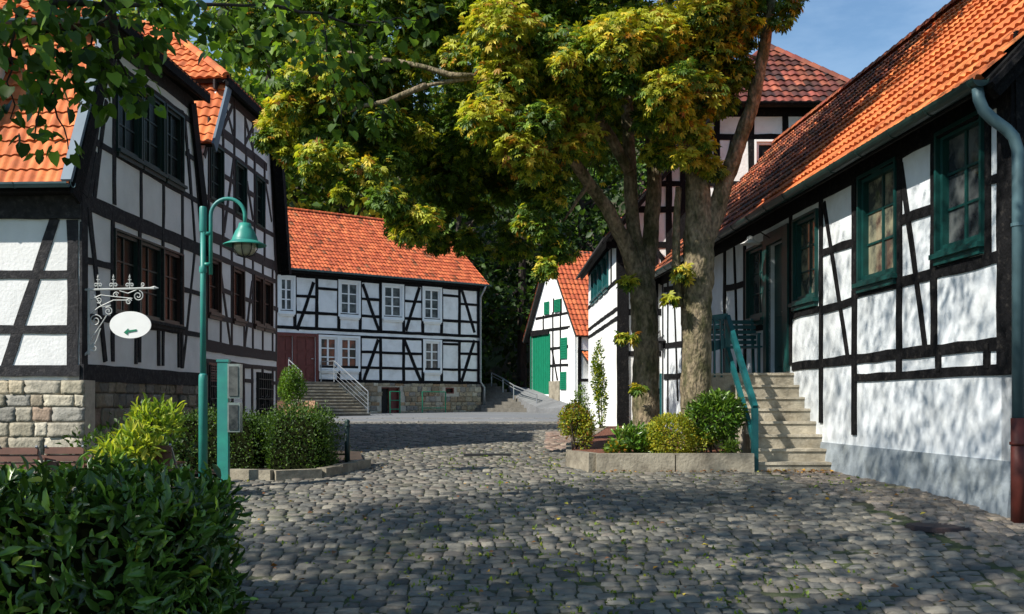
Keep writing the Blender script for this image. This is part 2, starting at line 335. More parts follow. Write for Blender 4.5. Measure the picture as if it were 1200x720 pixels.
def stones(W, u0, u1, z0, z1, parent, pal, avoid=(), rh=0.27, name="stone_base", bw=(0.28, 0.62), proud=0.04, mortar='mortar', zf=None):
    mb = MB(); W.rect(mb, u0, z0 - 0.3, u1, z1, -0.3, 0.0); bs = mb.build("mortar_bed", M[mortar], parent) if False else None
    V = []; F = []; C = []; base = 0; z = z0 - 0.05; pal = np.array(pal)
    while z < z1 - 0.03:
        h = min(random.uniform(0.75, 1.25) * rh, z1 - z)
        if z1 - (z + h) < 0.09: h = z1 - z
        u = u0 + 0.004
        while u < u1 - 0.01:
            w = random.uniform(*bw) * random.uniform(0.7, 1.1)
            if u + w > u1 - 0.15: w = u1 - u
            if not any(u + w > a + 0.03 and u < c - 0.03 and z + h > b + 0.03 and z < d - 0.03 for a, b, c, d in avoid):
                g = 0.013; n = 8; col = pal[rng.integers(0, len(pal))] * rng.uniform(0.75, 1.2); pr = proud * random.uniform(0.2, 1.2); sk = random.uniform(-.02, .02)
                for iz in range(n):
                    for iu in range(n):
                        a, b = iu / (n - 1), iz / (n - 1); e = min(a, 1 - a, b, 1 - b)
                        jj = 0.016 if e == 0 else 0.0
                        off = (-0.006 if e == 0 else pr + rng.uniform(-0.013, 0.013))
                        m_ = 0.0 if e == 0 else 0
                        uu = u + g + (w - 2 * g) * (a if e == 0 else 0.5 + (a - 0.5) * 1.48 if e < 0.3 else a); zz = z + g + (h - 2 * g) * (b if e == 0 else 0.5 + (b - 0.5) * 1.48 if e < 0.3 else b)
                        V.append(W.P(uu + rng.uniform(-jj, jj) , zz + sk * (a - .5) + rng.uniform(-jj, jj), off)); C.append(col)
                F += [(base + i * n + j, base + i * n + j + 1, base + (i + 1) * n + j + 1, base + (i + 1) * n + j) for i in range(n - 1) for j in range(n - 1)]; base += n * n
            u += w
        z += h
    return np_mesh(name, V, F, np.array(C), M['stone'], parent)
# ------------------------------------------------------------------ leaves
def _norm(a): return a / np.maximum(np.linalg.norm(a, axis=1, keepdims=True), 1e-9)
def T_simple(w=0.28, f=0.12): return np.array([(0, 0, 0), (w, .45, f), (0, 1, -.05), (-w, .45, f)]), np.array([(0, 1, 2), (0, 2, 3)])
def T_heart():
    V = [(0, 0, 0), (0, 1, -.12)]
    for sg in (1, -1): V += [(.30 * sg, -.08, .04), (.46 * sg, .25, .08), (.33 * sg, .62, .03)]
    return np.array(V), np.array([(0, 2, 3), (0, 3, 4), (0, 4, 1), (0, 6, 5), (0, 7, 6), (0, 1, 7)])
def T_laurel():
    V = [(0, 0, 0), (0, .5, -.03), (0, 1, -.22)]
    for sg in (1, -1): V += [(.10 * sg, .18, .05), (.17 * sg, .5, .06), (.11 * sg, .8, -.03)]
    return np.array(V), np.array([(0, 3, 1), (3, 4, 1), (4, 5, 1), (5, 2, 1), (0, 1, 6), (6, 1, 7), (7, 1, 8), (8, 1, 2)])
def T_palm():
    V = []; F = []
    for i, (a, L) in enumerate(((-115, .5), (-75, .72), (-38, .92), (0, 1.0), (38, .92), (75, .72), (115, .5))):
        a = math.radians(a); dx, dy = math.sin(a), math.cos(a); px, py = dy, -dx; w = .15 * L + .02; b = len(V)
        V += [(0, 0, 0), (dx * L * .62 + px * w, dy * L * .62 + py * w, -.02 * L), (dx * L, dy * L, -.34 * L), (dx * L * .62 - px * w, dy * L * .62 - py * w, -.02 * L)]
        V[b + 1] = (V[b + 1][0], V[b + 1][1], -.07); V[b + 3] = (V[b + 3][0], V[b + 3][1], -.07)
        F += [(b, b + 1, b + 2), (b, b + 2, b + 3)]
    return np.array(V), np.array(F)
def leaves(name, T, pos, axis, nrm, size, col, m, parent=None):
    tv, tf = T; N = len(pos); y = _norm(axis); x = _norm(np.cross(y, nrm)); z = np.cross(x, y)
    V = pos[:, None, :] + size[:, None, None] * (tv[None, :, 0, None] * x[:, None] + tv[None, :, 1, None] * y[:, None] + tv[None, :, 2, None] * z[:, None])
    F = tf[None] + (np.arange(N) * len(tv))[:, None, None]; C = np.repeat(col, len(tv), 0)
    return np_mesh(name, V.reshape(-1, 3), F.reshape(-1, 3), C, m, parent)
G_DK = (.028, .06, .012); G_MD = (.06, .12, .018); G_LT = (.13, .21, .025); YG = (.42, .44, .05); YE = (.62, .48, .06); BR = (.27, .12, .025); OR = (.46, .24, .025)
def pick(N, pal, w, sd=0.18):
    p = np.array(pal); w = np.array(w, float); w /= w.sum(); return np.clip(p[rng.choice(len(p), N, p=w)] * (1 + rng.normal(0, sd, (N, 1))), 0.004, 0.9)
def clump_pts(c, r, n, shell=0.45):
    d = _norm(rng.normal(size=(n, 3))); rad = (shell + (1 - shell) * rng.random(n) ** .7); return np.array(c) + d * rad[:, None] * np.array(r), d
def limb(a, b, r0, r1, mb, sag=0.0, k=6, n=8, jit=0.12, wob=0.06):
    a = Vector(a); b = Vector(b); L = (b - a).length; pts = []; rs = []
    for i in range(k + 1):
        t = i / k; p = a.lerp(b, t); p.z += -sag * L * math.sin(math.pi * t)
        if 0 < i < k: p += Vector((random.uniform(-1, 1), random.uniform(-1, 1), random.uniform(-1, 1))) * wob * L * 0.3
        pts.append(p); rs.append(r0 + (r1 - r0) * t)
    mb.tube(pts, rs, n, jit=jit); return pts
# ================================================================== GROUND
def grid_sheet(name, xs, ys, zf, m):
    X, Y = np.meshgrid(xs, ys); Z = zf(X, Y); V = np.stack([X, Y, Z], -1).reshape(-1, 3); nx = len(xs); ny = len(ys)
    j, i = np.meshgrid(np.arange(nx - 1), np.arange(ny - 1)); b = (i * nx + j).ravel(); F = np.stack([b, b + 1, b + nx + 1, b + nx], 1)
    return struct(np_mesh(name, V, F, (.5, .5, .5), m, smooth=True))
def terrain(X, Y):
    z = gz(X, Y) - 0.045
    up = np.clip((Y - 56 - 0.15 * np.abs(X)) / 60, 0, 1); z = z + 34 * up ** 1.15 + np.clip((-X - 30) / 40, 0, 1) * 2
    return np.where(Y > 140, z + (Y - 140) * 0.02, z)
xs = np.concatenate([[-900, -300, -120], np.arange(-70, 71, 2.0), [120, 300, 900]]); ys = np.concatenate([[-600, -200, -80, -40, -20, -10], np.arange(-5, 60, 1.0), np.arange(60, 150, 3.0), [200, 400, 900]])
grid_sheet("ground", xs, ys, lambda X, Y: terrain(X, Y) - 0.012, M['meadow'])
grid_sheet("forest_floor", np.arange(-60, 61, 2.0), np.arange(53, 130, 2.5), lambda X, Y: terrain(X, Y) + 0.02 + 0.15 * np.sin(X * .9) * np.cos(Y * .7) * np.clip((Y - 56) / 10, 0, 1), M['hill'])
grid_sheet("plaza", np.arange(-16, 9.1, 0.5), np.arange(-6, 53.1, 0.5), lambda X, Y: gz(X, Y) - 0.017, M['joint'])
# cobbles as real stones
def cobbles(name, y0, y1, x0f, x1f, fine, pal, dy=(0.19, 0.25), dx=(0.15, 0.25), wob=0.10, along=False, rough=0.010, m='cobble', cw=1.0, zoff=0.0):
    cx = []; cy = []; sx = []; sy = []; y = y0
    while y < y1:
        d = random.uniform(*dy); x = x0f(y) + random.uniform(0, .2); xe = x1f(y)
        while x < xe:
            w = random.uniform(*dx); cx.append(x + w / 2); cy.append(y + d / 2); sx.append(w); sy.append(d); x += w
        y += d
    cx, cy, sx, sy = map(np.array, (cx, cy, sx, sy)); N = len(cx)
    cyw = cy + wob * np.sin(cx * 0.75 + 0.6) + wob * 0.45 * np.sin(cx * 2.1 + cy * .6) + rng.normal(0, .008, N)
    n = 6 if fine else 4; t = np.array([-.5, -.43, -.15, .15, .43, .5]) if fine else np.array([-.5, -.4, .4, .5]); gap = 0.985
    tx, ty = np.meshgrid(t, t); tx = tx.ravel(); ty = ty.ravel(); e = np.maximum(abs(tx), abs(ty)) * 2
    # rounded stone outline
    tx2 = tx * (1 - 0.07 * (abs(ty) * 2) ** 3 * (e > .9)); ty2 = ty * (1 - 0.07 * (abs(tx) * 2) ** 3 * (e > .9))
    dome = (1 - abs(tx * 2) ** 6) * (1 - abs(ty * 2) ** 6)
    rot = rng.normal(0, .07, N)
    X = cx[:, None] + (tx2 * np.cos(rot)[:, None] - ty2 * np.sin(rot)[:, None] * (sy / sx)[:, None]) * sx[:, None] * gap + rng.normal(0, .006, (N, n * n))
    Y = cyw[:, None] + (ty2 * np.cos(rot)[:, None] + tx2 * np.sin(rot)[:, None]) * sy[:, None] * gap + rng.normal(0, .006, (N, n * n))
    tiltx = rng.normal(0, .028, N)[:, None]; tilty = rng.normal(0, .04, N)[:, None]; lift = rng.normal(0, rough * .6, N)[:, None]
    Z = gz(X, Y) + zoff - 0.02 + 0.018 * dome ** .25 * cw + lift + tiltx * tx * sx[:, None] + tilty * ty * sy[:, None] + rng.normal(0, .0025, (N, n * n))
    Z = np.where(e[None] > .95, gz(X, Y) + zoff - 0.035, Z)
    V = np.stack([X, Y, Z], -1).reshape(-1, 3); j, i = np.meshgrid(np.arange(n - 1), np.arange(n - 1)); b = (i * n + j).ravel()
    q = np.stack([b, b + 1, b + n + 1, b + n], 1); F = (q[None] + (np.arange(N) * n * n)[:, None, None]).reshape(-1, 4)
    C = np.repeat(pick(N, pal, [1] * len(pal), .15) * .92, n * n, 0)
    return struct(np_mesh(name, V, F, C, M[m], smooth=True))
CP = [(.155, .147, .124), (.18, .168, .138), (.13, .128, .113), (.205, .19, .155), (.16, .143, .12), (.105, .104, .095)]
seam = lambda y: np.interp(y, [0, 7, 8.8, 11, 14.5], [4.3, 4.0, 3.8, 3.62, 3.45])
rw = lambda y: 5.63 - 0.0706 * y
cobbles("cobbled_plaza", 4.0, 15.0, lambda y: -.56 * y - 1.6, lambda y: seam(y), True, CP, dy=(.125, .165), dx=(.11, .20))
cobbles("cobbled_plaza_far", 15.05, 33.0, lambda y: -.30 * y - 1.2, lambda y: (1.1 if y < 19 else 2.4), False, CP, dy=(.13, .17), dx=(.11, .20))
cobbles("paved_strip", 4.0, 14.6, lambda y: seam(y) + .06, lambda y: rw(y) + .02 if y > 9.9 else 7.5, True, [(.20, .17, .14), (.17, .15, .13), (.24, .20, .155)], dy=(.12, .16), dx=(.10, .15), wob=.05)
cobbles("brick_strip", 18.6, 25.5, lambda y: .52 + (y - 18.6) * .04, lambda y: 1.0 + (y - 18.6) * .12, False, [(.26, .19, .15), (.22, .15, .12), (.3, .24, .19)], dy=(.1, .12), dx=(.2, .24), wob=.0, zoff=.012, m='brickpaver')
grid_sheet("road", np.arange(-14, 9, 1.0), np.arange(33, 53, 0.5), lambda X, Y: gz(X, Y) + 0.0, M['road'])
# pale kerb lines crossing the road
for (yy, w) in ((33.0, .28), (37.0, .22)):
    mb = MB()
    for i in range(38):
        x = -14 + i * 0.55; mb.box((x + .27, yy + 0.03 * math.sin(i), float(gz(x, yy)) + .012), (.53, w, .05), 0, col=(.25 + random.uniform(-.04, .04),) * 3)
    struct(mb.build("gutter_kerb", M['brickpaver']))

# ================================================================== LEFT NEAR HOUSE (mansard, stone base)
OR_P = [(.62, .175, .055), (.56, .15, .05), (.68, .21, .07), (.58, .16, .055), (.50, .13, .045)]
RED_P = [(.56, .13, .05), (.50, .11, .042), (.62, .16, .06), (.44, .095, .04)]
OLD_P = [(.17, .045, .032), (.22, .06, .038), (.12, .038, .03), (.27, .08, .045), (.09, .035, .028)]
k95 = Vector((.05, 1, 0)).normalized()
G1 = Wall(((95 - 600) / 1200 * 15.95, 15.95), (k95.x, k95.y), (k95.y, -k95.x))
F1 = Wall((G1.O.x, G1.O.y), (k95.y, -k95.x), (-k95.x, -k95.y))      # u negative runs left
h1 = thing("half_timbered_house", (G1.O.x - 2.5, G1.O.y + 2.7, .7), "left half-timbered house nearest the viewer on a rubble stone base", "house")
def q1(px, py): return G1.uz(px, py)
UL = 5.45                                                          # gable length
wl = [(G1.u(133) + .02, 3.12, G1.u(162.5), 4.48), (G1.u(163.6), 3.12, G1.u(189.5), 4.48), (G1.u(191), 3.12, G1.u(212.5), 4.48)]
wu = [(G1.u(136.5), 5.9, G1.u(163.5), 7.2), (G1.u(166.5), 5.9, G1.u(190), 7.2), (G1.u(193.5), 5.9, G1.u(213), 7.2)]
ol = [(0, 1.95), (UL, 1.95), (UL, 4.85), (4.75, 7.75), (.95, 7.75), (0, 4.85)]
G1.wall(ol, wl + wu, "gable_wall", M['plaster_blue'], h1)
F1.wall([(-9, 1.95), (0, 1.95), (0, 4.95), (-9, 4.95)], [], "front_wall", M['plaster_blue'], h1)
tb = MB(); W = G1
def BM(W, tb, segs):
    for a, b, w in segs: W.pb(tb, a, b, w)
W.beam(tb, (-.02, 2.07), (UL, 2.07), .26, proud=.05); W.beam(tb, (.1, 2.0), (.1, 4.9), .2); W.beam(tb, (UL - .08, 2), (UL - .08, 4.9), .16)
BM(W, tb, [((97, 235), (234, 293), .25), ((112, 167), (231, 236), .104), ((97, 305), (132, 313), .104), ((213, 339), (234, 345), .096), ((97, 369.5), (234, 393), .104),
    ((131.5, 250), (131.5, 424), .112), ((163, 265), (163, 425), .096), ((190.3, 270), (190.3, 429), .096), ((212.7, 280), (212.7, 432), .112),
    ((158.5, 380), (158.5, 427), .104), ((185, 385), (185, 429), .104), ((209, 390), (209, 431), .096), ((103, 243), (122.6, 424), .112), ((228, 294), (214, 431), .088),
    ((133.5, 60), (133.5, 240), .120), ((165, 180), (165, 256), .096), ((191, 200), (191, 268), .096), ((213.5, 130), (213.5, 280), .096),
    ((124, 118), (110, 232), .096), ((216, 140), (224, 234), .1), ((220, 175), (228, 285), .08), ((113, 180), (104, 232), .1), ((217, 180), (228, 187), .1)])
W.beam(tb, (.9, 7.62), (4.8, 7.62), .26); W.beam(tb, (.5, 7.27), (4.85, 7.27), .1); W.beam(tb, (.08, 4.85), (1.02, 7.7), .2); W.beam(tb, (UL - .06, 4.85), (4.72, 7.7), .2)
tb.build("timber_frame", M['grey_timber'], h1)
tb = MB(); W = F1
BM(W, tb, [((85, 258), (85, 441), .17), ((65, 256), (7, 432), .165)]); W.beam(tb, (-9, 2.09), (0, 2.09), .17, proud=.05); W.beam(tb, (-9, 3.6), (-.08, 3.6), .13); W.beam(tb, (-9, 2.74), (-.08, 2.74), .13)
W.beam(tb, (-9, 4.7), (.01, 4.7), .48, proud=.05)  # top beam drawn wider to take in the eave shade under the gutter
for u in (-1.75, -3.3, -5.2, -7): W.beam(tb, (u, 2.1), (u, 4.6), .17)
W.beam(tb, (-3.4, 2.1), (-4.8, 4.6), .16)
tb.build("front_timber_frame", M['grey_timber'], h1)
for i, r in enumerate(wl): G1.window(r, h1, M['brownpaint'] if i == 2 else M['dkgreen'], M['gl_dark'], nx=2, nz=3, fw=.06, mw=.025, case=.035, sill=M['grey_timber'], label="brown framed window" if i == 2 else None)
for r in wu: G1.window(r, h1, M['dkgreen'], M['gl_dark'], nx=2, nz=3, fw=.06, mw=.025, case=.04, sill=M['dkgreen'])
SP = [(.32, .29, .22), (.36, .33, .26), (.28, .24, .18), (.40, .37, .30), (.33, .25, .19), (.26, .25, .22), (.38, .33, .24)]
def backing(W, u0, u1, z0, z1, parent, m, name="mortar_bed", off=0.0, thick=.35, avoid=()):
    W.wall([(u0, z0), (u1, z0), (u1, z1), (u0, z1)], list(avoid), name, M[m], parent, thick)
backing(F1, -9, .06, .2, 1.95, h1, 'mortar'); backing(G1, 0.0, UL, .2, 1.95, h1, 'mortar_shaded')
stones(F1, -9, .07, .3, 1.95, h1, SP, rh=.25, bw=(.2, .62), name="front_stone_base"); stones(G1, -.03, UL, .3, 1.95, h1, [tuple(.62 * c for c in p) for p in SP], bw=(.2, .45), name="side_stone_base")  # side stones and mortar: front colours darkened to imitate the shaded gable side
FR = lambda a, b, z: G1.O + G1.n * a + G1.d * b + Vector((0, 0, z))
# lower mansard slope, upper hipped slopes
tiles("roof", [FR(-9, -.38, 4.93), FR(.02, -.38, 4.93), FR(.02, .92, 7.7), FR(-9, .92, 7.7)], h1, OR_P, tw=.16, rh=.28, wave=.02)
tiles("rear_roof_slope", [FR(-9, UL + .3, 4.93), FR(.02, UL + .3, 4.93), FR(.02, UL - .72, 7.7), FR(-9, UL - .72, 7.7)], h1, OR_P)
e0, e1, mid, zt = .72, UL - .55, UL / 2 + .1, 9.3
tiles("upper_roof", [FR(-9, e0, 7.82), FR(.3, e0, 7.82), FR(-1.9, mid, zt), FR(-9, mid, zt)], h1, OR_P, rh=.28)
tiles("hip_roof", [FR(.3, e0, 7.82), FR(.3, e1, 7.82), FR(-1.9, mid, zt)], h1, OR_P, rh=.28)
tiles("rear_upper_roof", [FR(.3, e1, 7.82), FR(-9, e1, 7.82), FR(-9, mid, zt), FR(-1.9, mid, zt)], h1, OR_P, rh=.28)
fl = MB(); fl.prism([FR(-.10, -.40, 4.95), FR(.06, -.40, 4.95), FR(.06, .9, 7.72), FR(-.10, .9, 7.72)], (0, -.9, .42), -.07); fl.build("verge_flashing", M['flashing'], h1)
vb = MB(); vb.bar(FR(.05, -.30, 4.72), FR(.05, .98, 7.62), .05, .30, up=(0, -1, 0.4)); vb.bar(FR(.05, UL + .22, 4.72), FR(.05, UL - .78, 7.62), .05, .34, up=(0, 1, .4)); vb.bar(FR(.31, e0, 7.78), FR(.31, e1, 7.78), .05, .2); vb.build("verge_board", M['black'], h1)
gutter(FR(-9, -.47, 4.93), FR(.03, -.47, 4.93), h1, M['zinc']); gutter(FR(-9, e0 - .08, 7.83), FR(.3, e0 - .08, 7.83), h1, M['zinc'], name="upper_gutter")
sf = MB(); sf.hexa([FR(-9, -.36, 4.82), FR(.0, -.36, 4.82), FR(0, 0, 4.82), FR(-9, 0, 4.82), FR(-9, -.36, 4.9), FR(0, -.36, 4.9), FR(0, 0, 4.9), FR(-9, 0, 4.9)]); sf.build("soffit", M['black'], h1)
dm = MB(); a0 = (-1.52, -.2)
for (p, q) in (((-3.2, .08), (-1.5, .9)),):
    dm.hexa([FR(-3.2, .0, 5.7), FR(-1.52, .0, 5.7), FR(-1.52, .9, 5.7), FR(-3.2, .9, 5.7), FR(-3.2, .0, 7.0), FR(-1.52, .0, 7.0), FR(-1.52, .9, 7.0), FR(-3.2, .9, 7.0)])
dmo = dm.build("dormer", M['plaster_blue'], h1)
d2 = MB(); d2.bar(FR(-1.5, -.04, 5.7), FR(-1.5, -.04, 7.0), .1, .1); d2.hexa([FR(-3.4, -.2, 7.0), FR(-1.35, -.2, 7.0), FR(-1.35, .95, 7.15), FR(-3.4, .95, 7.15), FR(-3.4, -.2, 7.08), FR(-1.35, -.2, 7.08), FR(-1.35, .95, 7.23), FR(-3.4, .95, 7.23)]); d2.build("dormer_frame", M['black'], dmo)

# ================================================================== LEFT SECOND HOUSE
h2 = thing("half_timbered_house", (FR(-2.5, 8.2, .8)), "second left house with brown timbers and narrow windows, behind the green street lamp", "house")
G2 = Wall((G1.O.x, G1.O.y), (k95.x, k95.y), (k95.y, -k95.x)); W = G2; a0 = UL + .0; a1 = G2.u(324)
b0, b1 = G2.u(258), G2.u(312); mid2 = (b0 + b1) / 2
fu = G2.u
wu2 = [(fu(x0), 5.97, fu(x1), 7.12) for x0, x1 in ((246, 260), (275.5, 287), (299, 308.5))]
wl2 = [(fu(x0), 3.55, fu(x1), 4.66) for x0, x1 in ((243.5, 257), (272.5, 284.5), (297.3, 306.6), (308.6, 318))]
wg = [(fu(243), .8, fu(257), 2.4), (fu(300), .9, fu(317), 2.35)]
G2.wall([(a0, .4), (a1, .4), (a1, 5.0), (b1 + .35, 8.55), (b0 - .12, 8.5), (a0, 6.85)], wu2 + wl2 + wg, "gable_wall", M['plaster_blue'], h2)
tb = MB()
for z, w in ((7.56, .2), (7.2, .096), (5.93, .112), (5.15, .24), (4.76, .112), (3.45, .112), (2.8, .24), (2.48, .104)):
    lo = a0 if z < 6.5 else b0 - .3 - (8.55 - z) * .45; hi = min(a1, a1 - (z - 5) * .35) if z > 5 else a1
    W.beam(tb, (max(a0, lo), z), (hi, z), w)
BM(W, tb, [((x, 200), (x, 300), .104) for x in ()])
for x in (244.5, 261, 274, 288, 298, 309.5): W.beam(tb, (fu(x), 5.15), (fu(x), 7.6 if x > 250 else 7.2), .096)
for x in (260, 274, 287, 296): W.beam(tb, (fu(x), 7.5), (fu(x), min(8.5, 8.5)), .1)
for x in (242, 258.3, 271.3, 285.8, 296, 307.6, 319, 323.3): W.beam(tb, (fu(x), 2.8), (fu(x), 5.15), .096)
for x in (243, 258, 272, 285, 295, 307, 319, 323.5): W.beam(tb, (fu(x), .5), (fu(x), 2.5), .104)
BM(W, tb, [((261, 112), (273, 158), .1), ((273, 122), (261, 150), .1), ((287, 140), (296, 175), .1), ((296, 150), (287, 168), .1), ((274, 183), (262, 272), .1), ((289, 213), (296, 258), .1),
    ((258, 318), (270, 407), .088), ((295, 330), (286, 410), .088), ((261, 206), (275, 215), .096), ((287, 222), (298, 230), .096), ((259, 339), (272, 345), .096), ((285, 350), (297, 355), .096), ((318, 360), (325, 363), .096),
    ((286, 446), (296, 447), .096), ((258, 440), (272, 442), .096), ((317, 449), (324, 449), .096), ((311, 215), (318, 260), .1)])
W.beam(tb, (a0 + .03, 6.75), (b0 + .05, 8.5), .112); W.beam(tb, (a1 - .05, 5.0), (b1 + .3, 8.55), .2); W.beam(tb, (b0 - .4, 8.45), (b1 + .4, 8.45), .2)
tb.build("timber_frame", M['brown'], h2)
for r in wu2: G2.window(r, h2, M['dkgreen'], M['gl_dark'], nx=2, nz=3, fw=.05, mw=.025, case=.04)
for r in wl2: G2.window(r, h2, M['brownpaint'], M['gl_dark'], nx=2 if r[2] - r[0] > .8 else 1, nz=2, fw=.06, mw=.025, case=.045, sill=M['brownpaint'])
for r in wg:
    g = MB(); u0, z0, u1, z1 = r; n = 7
    for i in range(n): W.beam(g, (u0 + (u1 - u0) * (i + .5) / n, z0), (u0 + (u1 - u0) * (i + .5) / n, z1), .022, proud=.05, jit=0)
    for i in range(6): W.beam(g, (u0, z0 + (z1 - z0) * (i + .3) / 6), (u1, z0 + (z1 - z0) * (i + .3) / 6), .02, proud=.07, jit=0)
    for i in range(3):
        c = W.P((u0 + u1) / 2 + (i - 1) * .28, z0 + .75 + .2 * (i % 2), .06); g.tube([c + W.d * (.11 * math.cos(t)) + Vector((0, 0, .11 * math.sin(t))) for t in [q * math.pi / 6 for q in range(13)]], .01, 4)
    o = g.build("iron_grille", M['iron'], h2)
    bk = MB(); W.rect(bk, u0, z0, u1, z1, -.16, -.12); bk.build("grille_backing", M['plaster'], h2)
lv = MB()
for i in range(7): W.rect(lv, fu(245), 2.05 + i * .055, fu(255), 2.085 + i * .055, .02, .05)
W.rect(lv, fu(243.5), 2.0, fu(256.5), 2.45, .0, .025); lv.build("louvred_vent", M['redbrown'], h2)
ra = fu(258) ; zr = 10.55
ef = a0 - .9; e5 = (8.6 - 5.2)
pf0 = FR(-8, ef + .1, 5.3)
bmid = (b0 - .5 + b1 + .5) / 2
def slopeb(z, front=True):           # b position on the roof slope at height z
    if front: return (b0 - .3) + (z - 8.6) * (bmid - (b0 - .3)) / (zr - 8.6)
    return (b1 + .3) + (z - 8.6) * (bmid - (b1 + .3)) / (zr - 8.6)
z_e = 5.2
mleft = -12
bf = b0 - .3 - (8.6 - z_e) * .72; bb = a1 + .35
bz = lambda b: 8.6 - (b0 - .05 - b) * 1.64
tiles("roof", [FR(mleft, a0 + .02, bz(a0 + .02)), FR(.20, a0 + .02, bz(a0 + .02)), FR(.20, b0 - .05, 8.6), FR(mleft, b0 - .05, 8.6)], h2, OR_P, rh=.28)
tiles("lower_roof", [FR(mleft, 4.8, bz(4.8)), FR(-.35, 4.8, bz(4.8)), FR(-.35, a0 + .02, bz(a0 + .02)), FR(mleft, a0 + .02, bz(a0 + .02))], h2, OR_P, rh=.28)
tiles("upper_roof", [FR(mleft, b0 - .3, 8.62), FR(.25, b0 - .3, 8.62), FR(-2.05, bmid, zr), FR(mleft, bmid, zr)], h2, OR_P, rh=.28)
tiles("hip_roof", [FR(.25, b0 - .3, 8.62), FR(.25, b1 + .35, 8.62), FR(-2.05, bmid, zr)], h2, OR_P, rh=.28)
tiles("rear_upper_roof", [FR(.25, b1 + .35, 8.62), FR(mleft, b1 + .35, 8.62), FR(mleft, bmid, zr), FR(-2.05, bmid, zr)], h2, OR_P, rh=.28)
tiles("rear_lower_roof", [FR(.22, bb, 5.1), FR(mleft, bb, 5.1), FR(mleft, b1 + .35, 8.6), FR(.22, b1 + .35, 8.6)], h2, OR_P, rh=.28)
ridge(FR(mleft, bmid, zr + .03), FR(-2.0, bmid, zr + .03), h2, OR_P); ridge(FR(-2.05, bmid, zr + .04), FR(.22, b0 - .3, 8.68), h2, OR_P, name="hip_tiles")
fl = MB(); fl.bar(FR(.22, a0 + .0, bz(a0) - .08), FR(.22, b0 - .02, 8.56), .05, .26, up=(0, -1, .6)); fl.build("verge_flashing", M['flashing'], h2)
vb = MB(); vb.bar(FR(.2, bb - .12, 4.98), FR(.2, b1 + .24, 8.5), .22, .3, up=(0, 1, .4)); vb.bar(FR(.25, b0 - .3, 8.56), FR(.25, b1 + .35, 8.56), .07, .22); vb.build("verge_board", M['black'], h2)

# ================================================================== CENTRAL HOUSE
C = Wall(((325 - 600) / 1200 * 44, 44), (.8, .6), (.6, -.8)); W = C
h3 = thing("half_timbered_house", C.P(5.3, 1.0, -3.5), "long white half-timbered house facing the plaza with two brown doors at its steps", "house")
cu = C.u; cR = cu(562.5); cL = -3.5; zt_ = C.uz(563, 334)[1]
zs = C.uz(450, 449)[1]
def rc(x0, x1, y0, y1): a = C.uz(x0, y1); b = C.uz(x1, y0); return (a[0], a[1], b[0], b[1])
wup = [rc(328, 343.5, 328, 366), rc(398.5, 420, 333, 369), rc(449.5, 471, 335.5, 371), rc(496.7, 515.5, 338, 372)]
wlo = [rc(374.5, 395, 397.5, 432), rc(399, 419.5, 397.5, 432), rc(497.7, 515.5, 399, 433)]
zu0 = sum(r[1] for r in wup) / 4; zu1 = sum(r[3] for r in wup) / 4; wup = [(a, zu0, c, zu1) for a, b, c, d in wup]
zl0 = sum(r[1] for r in wlo) / 3; zl1 = sum(r[3] for r in wlo) / 3; wlo = [(a, zl0, c, zl1) for a, b, c, d in wlo]
drs = [(cu(326), zs + .02, cu(343), zl1), (cu(347), zs + .02, cu(370), zl1)]
C.wall([(cL, zs), (cR, zs), (cR, zt_ + .1), (cL, zt_ + .1)], wup + wlo + drs, "front_wall", M['plaster'], h3)
def zc(x, y): return C.uz(x, y)[1]
z_top = zc(450, 330); z_m1 = zc(450, 389.3); z_m2 = zc(450, 396); z_r1 = zc(450, 371.8); z_l1 = zc(450, 413.6); z_l2 = zc(450, 431.5)
tb = MB()
W.beam(tb, (cL, z_top), (cR, z_top), .26); W.beam(tb, (cL, z_m1), (cR, z_m1), .14); W.beam(tb, (cu(372), z_m2), (cR, z_m2), .12); W.beam(tb, (cu(371), zs + .06), (cR, zs + .06), .15); W.beam(tb, (cL, z_r1), (cR, z_r1), .13)
for x in (345.5, 371, 397, 422, 446, 473, 495.3, 517.3, 538.3, 560.5): W.beam(tb, (cu(x), z_m1), (cu(x), z_top), .15)
for x in (422, 446, 473, 495.5, 517.5, 538.3, 560.5): W.beam(tb, (cu(x), zs), (cu(x), z_m2), .15)
W.beam(tb, (cu(396.7), zs), (cu(396.7), zl0), .15); W.beam(tb, (cu(372.5), zs), (cu(372.5), z_m2), .12)
for x0, x1, z in ((422, 446, z_l1), (446, 473, z_l1), (473, 495, z_l1), (517, 538, zc(527, 403.6)), (538, 560, zc(549, 415)), (372, 560, z_l2), (347, 371, zc(358, 347.5)), (371, 397, zc(384, 339)), (422, 446, zc(434, 351)), (473, 495, zc(484, 353.5)), (517, 538, zc(527, 347)), (538, 560, zc(549, 357))):
    W.beam(tb, (cu(x0), z), (cu(x1), z), .12)
BM(W, tb, [((367.5, 331), (348, 387), .15), ((425, 333), (444, 388), .15), ((491.5, 337), (475.6, 388), .15), ((541, 340), (556, 390), .15), ((443, 398), (425.5, 448), .15), ((474, 399), (493, 447), .15), ((556, 399), (541, 447), .15)])
tb.build("timber_frame", M['black'], h3)
for r in wup: C.window(r, h3, M['white'], M['gl_mid'], nx=2, nz=3, fw=.09, mw=.05, case=.10, sill=M['white'])
for i, r in enumerate(wlo): C.window(r, h3, M['white'], M['gl_red'] if i < 2 else M['gl_mid'], nx=2, nz=3, fw=.09, mw=.05, case=.10, sill=M['white'])
